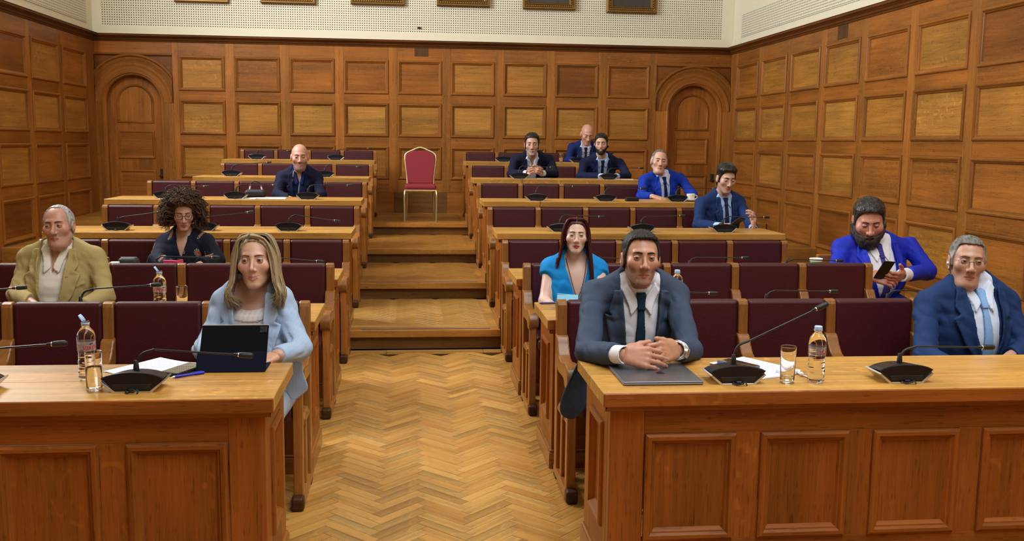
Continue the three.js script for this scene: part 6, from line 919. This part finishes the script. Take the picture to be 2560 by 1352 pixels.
// 9 man in bright blue suit
const p9 = makePerson({ ...BODY.p9, label: 'person in royal blue suit with one hand flat on the desk', knee: 0.50, cell: 0.0095, hcell: 0.0042, skin: [0.62, 0.360, 0.250], hy: 0.18, hp: -0.04, hr: -0.10, open: [0.10, 0.16],
  build: { jaw: 1.02, nose: 1.1, fat: 0.1 }, hair: { c: [0.12, 0.115, 0.11], rough: 0.5, cap: { side: 0.005, top: 0.0045, line: 0.100, strand: 0.002, temple: 0.026 }, grey: { a: 0.8, c: [0.55, 0.55, 0.57], y0: 0.06, y1: 0.02 } }, brow: [0.10, 0.07, 0.05],
  outfit: { jacket: cloth(0.008, 0.036, 0.36, { sheen: 0.5 }), shirt: cloth(0.60, 0.68, 0.86, { sheen: 0.1 }), tie: cloth(0.006, 0.012, 0.10), vw: 0.066, vy: -0.36, vgap: 0.045, vgap2: 0.07, tieX: 0.025, cut: 0.92, hem: -0.05 },
  hands: [{ w: BODY.p9.wr, dir: [0.85, -0.22, 0.40], back: [0, 1, 0.15], side: -1, curl: [0.16, 0.16, 0.18, 0.2], spread: 0.06, s: 1.15 }, { w: BODY.p9.wl, dir: [-0.3, -0.2, 0.9], back: [0, 1, 0], side: 1, s: 1.1 }] });
// 10, 11 two men in dark navy
const p10 = makePerson({ ...BODY.p10, label: 'person in dark jacket and open white shirt, fingers interlaced', knee: 0.50, cell: 0.010, hcell: 0.0044, skin: [0.50, 0.285, 0.205], hy: 0.02, hp: 0.04, hr: 0.0, open: [0.18, 0.2],
  build: { jaw: 1.06, w: 1.0, nose: 1.1 }, stubble: { a: 0.75, c: [0.30, 0.28, 0.28] }, hair: { c: [0.014, 0.012, 0.012], rough: 0.45, cap: { side: 0.007, top: 0.016, line: 0.080, strand: 0.003, temple: 0.012 } },
  outfit: { jacket: cloth(0.007, 0.009, 0.030), shirt: cloth(0.62, 0.62, 0.70, { sheen: 0.1 }), openCollar: -0.09, vw: 0.066, vy: -0.40, vgap: 0.05, vgap2: 0.06, cut: 0.86, cuff: 0.012, hem: -0.05 },
  hands: [{ w: BODY.p10.wr, dir: [0.62, 0.35, 0.45], back: [-0.35, 0.55, 0.75], side: -1, curl: [0.45, 0.5, 0.5, 0.5], thumb: [0.4, 0.1], s: 1.12 }, { w: BODY.p10.wl, dir: [-0.62, 0.35, 0.45], back: [0.35, 0.55, 0.75], side: 1, curl: [0.5, 0.55, 0.55, 0.55], thumb: [0.4, 0.1], s: 1.12 }] });
const p11 = makePerson({ ...BODY.p11, label: 'person in dark suit, pale blue shirt and black tie, facing forward', knee: 0.50, cell: 0.010, hcell: 0.0044, skin: [0.54, 0.325, 0.235], hy: -0.05, hp: 0.0, hr: 0.02, open: [0.22, 0.2],
  build: { jaw: 1.02, w: 0.98 }, hair: { c: [0.010, 0.009, 0.009], rough: 0.45, cap: { side: 0.005, top: 0.014, line: 0.078, strand: 0.003 } }, beard: { t: 0.0045, c: [0.014, 0.011, 0.010] }, browR: 0.0038,
  outfit: { jacket: cloth(0.008, 0.012, 0.050), shirt: cloth(0.42, 0.56, 0.82, { sheen: 0.1 }), tie: cloth(0.006, 0.007, 0.016), vw: 0.066, vy: -0.40, vgap: 0.045, vgap2: 0.06, cut: 0.88, cuff: 0.012, hem: -0.05 },
  hands: [{ w: BODY.p11.wr, dir: [0.75, -0.1, 0.5], back: [0, 0.9, 0.4], side: -1, curl: [0.3, 0.35, 0.4, 0.4], s: 1.1 }, { w: BODY.p11.wl, dir: [-0.8, -0.1, 0.4], back: [0, 0.9, 0.4], side: 1, curl: [0.3, 0.35, 0.4, 0.4], s: 1.1 }] });
// 12 bald man reading
const p12 = makePerson({ ...BODY.p12, label: 'person in navy suit bent over the top desk, looking down', knee: 0.48, cell: 0.011, hcell: 0.0046, skin: [0.58, 0.300, 0.215], hy: 0.22, hp: 0.42, hr: -0.04, open: [-0.1, 0.2], gaze: [0, -0.5],
  build: { jaw: 1.0, nose: 1.05 }, hair: {}, brow: [0.10, 0.07, 0.05], stubble: { a: 0.2, c: [0.2, 0.16, 0.14] },
  outfit: { jacket: cloth(0.009, 0.022, 0.125), shirt: cloth(0.60, 0.66, 0.80, { sheen: 0.1 }), tie: cloth(0.008, 0.010, 0.030), vw: 0.062, vy: -0.38, vgap: 0.035, vgap2: 0.05, cut: 0.92, hem: -0.05 },
  hands: [{ w: BODY.p12.wr, dir: [0.6, -0.1, 0.7], back: [0, 1, 0], side: -1 }, { w: BODY.p12.wl, dir: [-0.6, -0.1, 0.7], back: [0, 1, 0], side: 1 }] });
// 13 bald man with goatee
const p13 = makePerson({ ...BODY.p13, label: 'person in dark navy jacket over a striped open shirt', knee: 0.50, cell: 0.0095, hcell: 0.0042, skin: [0.54, 0.265, 0.190], hy: 0.02, hp: 0.05, hr: 0.0, open: [0.14, 0.18],
  build: { jaw: 1.08, nose: 1.1, fat: 0.3 }, bulk: 1.06, hair: {}, brow: [0.06, 0.04, 0.03], stubble: { a: 0.8, c: [0.085, 0.075, 0.075] },
  outfit: { jacket: cloth(0.007, 0.009, 0.032), shirt: pat(stripes([0.012, 0.020, 0.090], [0.45, 0.47, 0.58], 0.10, 0.075)), openCollar: -0.05, vw: 0.066, vy: -0.42, vgap: 0.055, vgap2: 0.06, cut: 0.92, hem: -0.05 },
  hands: [{ w: BODY.p13.wr, dir: [0.6, -0.1, 0.7], back: [0, 1, 0], side: -1 }, { w: BODY.p13.wl, dir: [-0.6, -0.1, 0.7], back: [0, 1, 0], side: 1 }] });
// chair that carries the bearded man beside the third desk
{ const [x, , z] = BODY.p4.base, c = thing('oak_chair', 'plain oak chair under the person in the bright blue suit', 'chair', [x, 0, z]); mesh('seat', cbox(-0.24, 0.24, 0.385, 0.425, -0.20, 0.26, 'z', 0.008), W.bench, c); for (const sx of [-1, 1]) { mesh('leg', cbox(sx * 0.20 - 0.02, sx * 0.20 + 0.02, 0, 0.385, 0.20, 0.24, 'y', 0.004), W.bench, c); mesh('leg', cbox(sx * 0.20 - 0.02, sx * 0.20 + 0.02, 0, 0.80, -0.32, -0.28, 'y', 0.004), W.bench, c); mesh('seat_rail', cbox(sx * 0.20 - 0.014, sx * 0.20 + 0.014, 0.33, 0.384, -0.28, 0.20, 'z', 0.003), W.bench, c); } mesh('backrest', cbox(-0.20, 0.20, 0.58, 0.80, -0.312, -0.292, 'x', 0.006), W.bench, c); }
// jacket tails that hang beside the seats
function tail(P, pts, z, mat, bend) { const g = extrude(curvePts([...pts, pts[0]], 5).slice(0, -1), 0.010, 0.004), p = g.attributes.position, u = g.attributes.uv; for (let i = 0; i < p.count; i++) { const x = p.getX(i), y = p.getY(i); p.setZ(i, p.getZ(i) + bend * Math.sin(x * 40 + y * 9) + 0.15 * (y - 0.7)); u.setXY(i, x, y); } g.computeVertexNormals(); const m = mesh('jacket_tail', g, mat, P.g); m.position.set(-P.g.position.x, -P.g.position.y, z - P.g.position.z); }
tail(p1, [[0.724, 0.740], [0.664, 0.596], [0.637, 0.494], [0.646, 0.452], [0.688, 0.435], [0.736, 0.489], [0.764, 0.612], [0.800, 0.740]], -3.95, p1.g.children.find((c) => c.name === 'jacket').material, 0.006);
tail(p2, [[-0.520, 0.740], [-0.531, 0.608], [-0.500, 0.530], [-0.470, 0.547], [-0.443, 0.576], [-0.460, 0.650], [-0.470, 0.740]], -4.00, p2.g.children.find((c) => c.name === 'jacket').material, 0.004);
renderer.render(scene, camera);
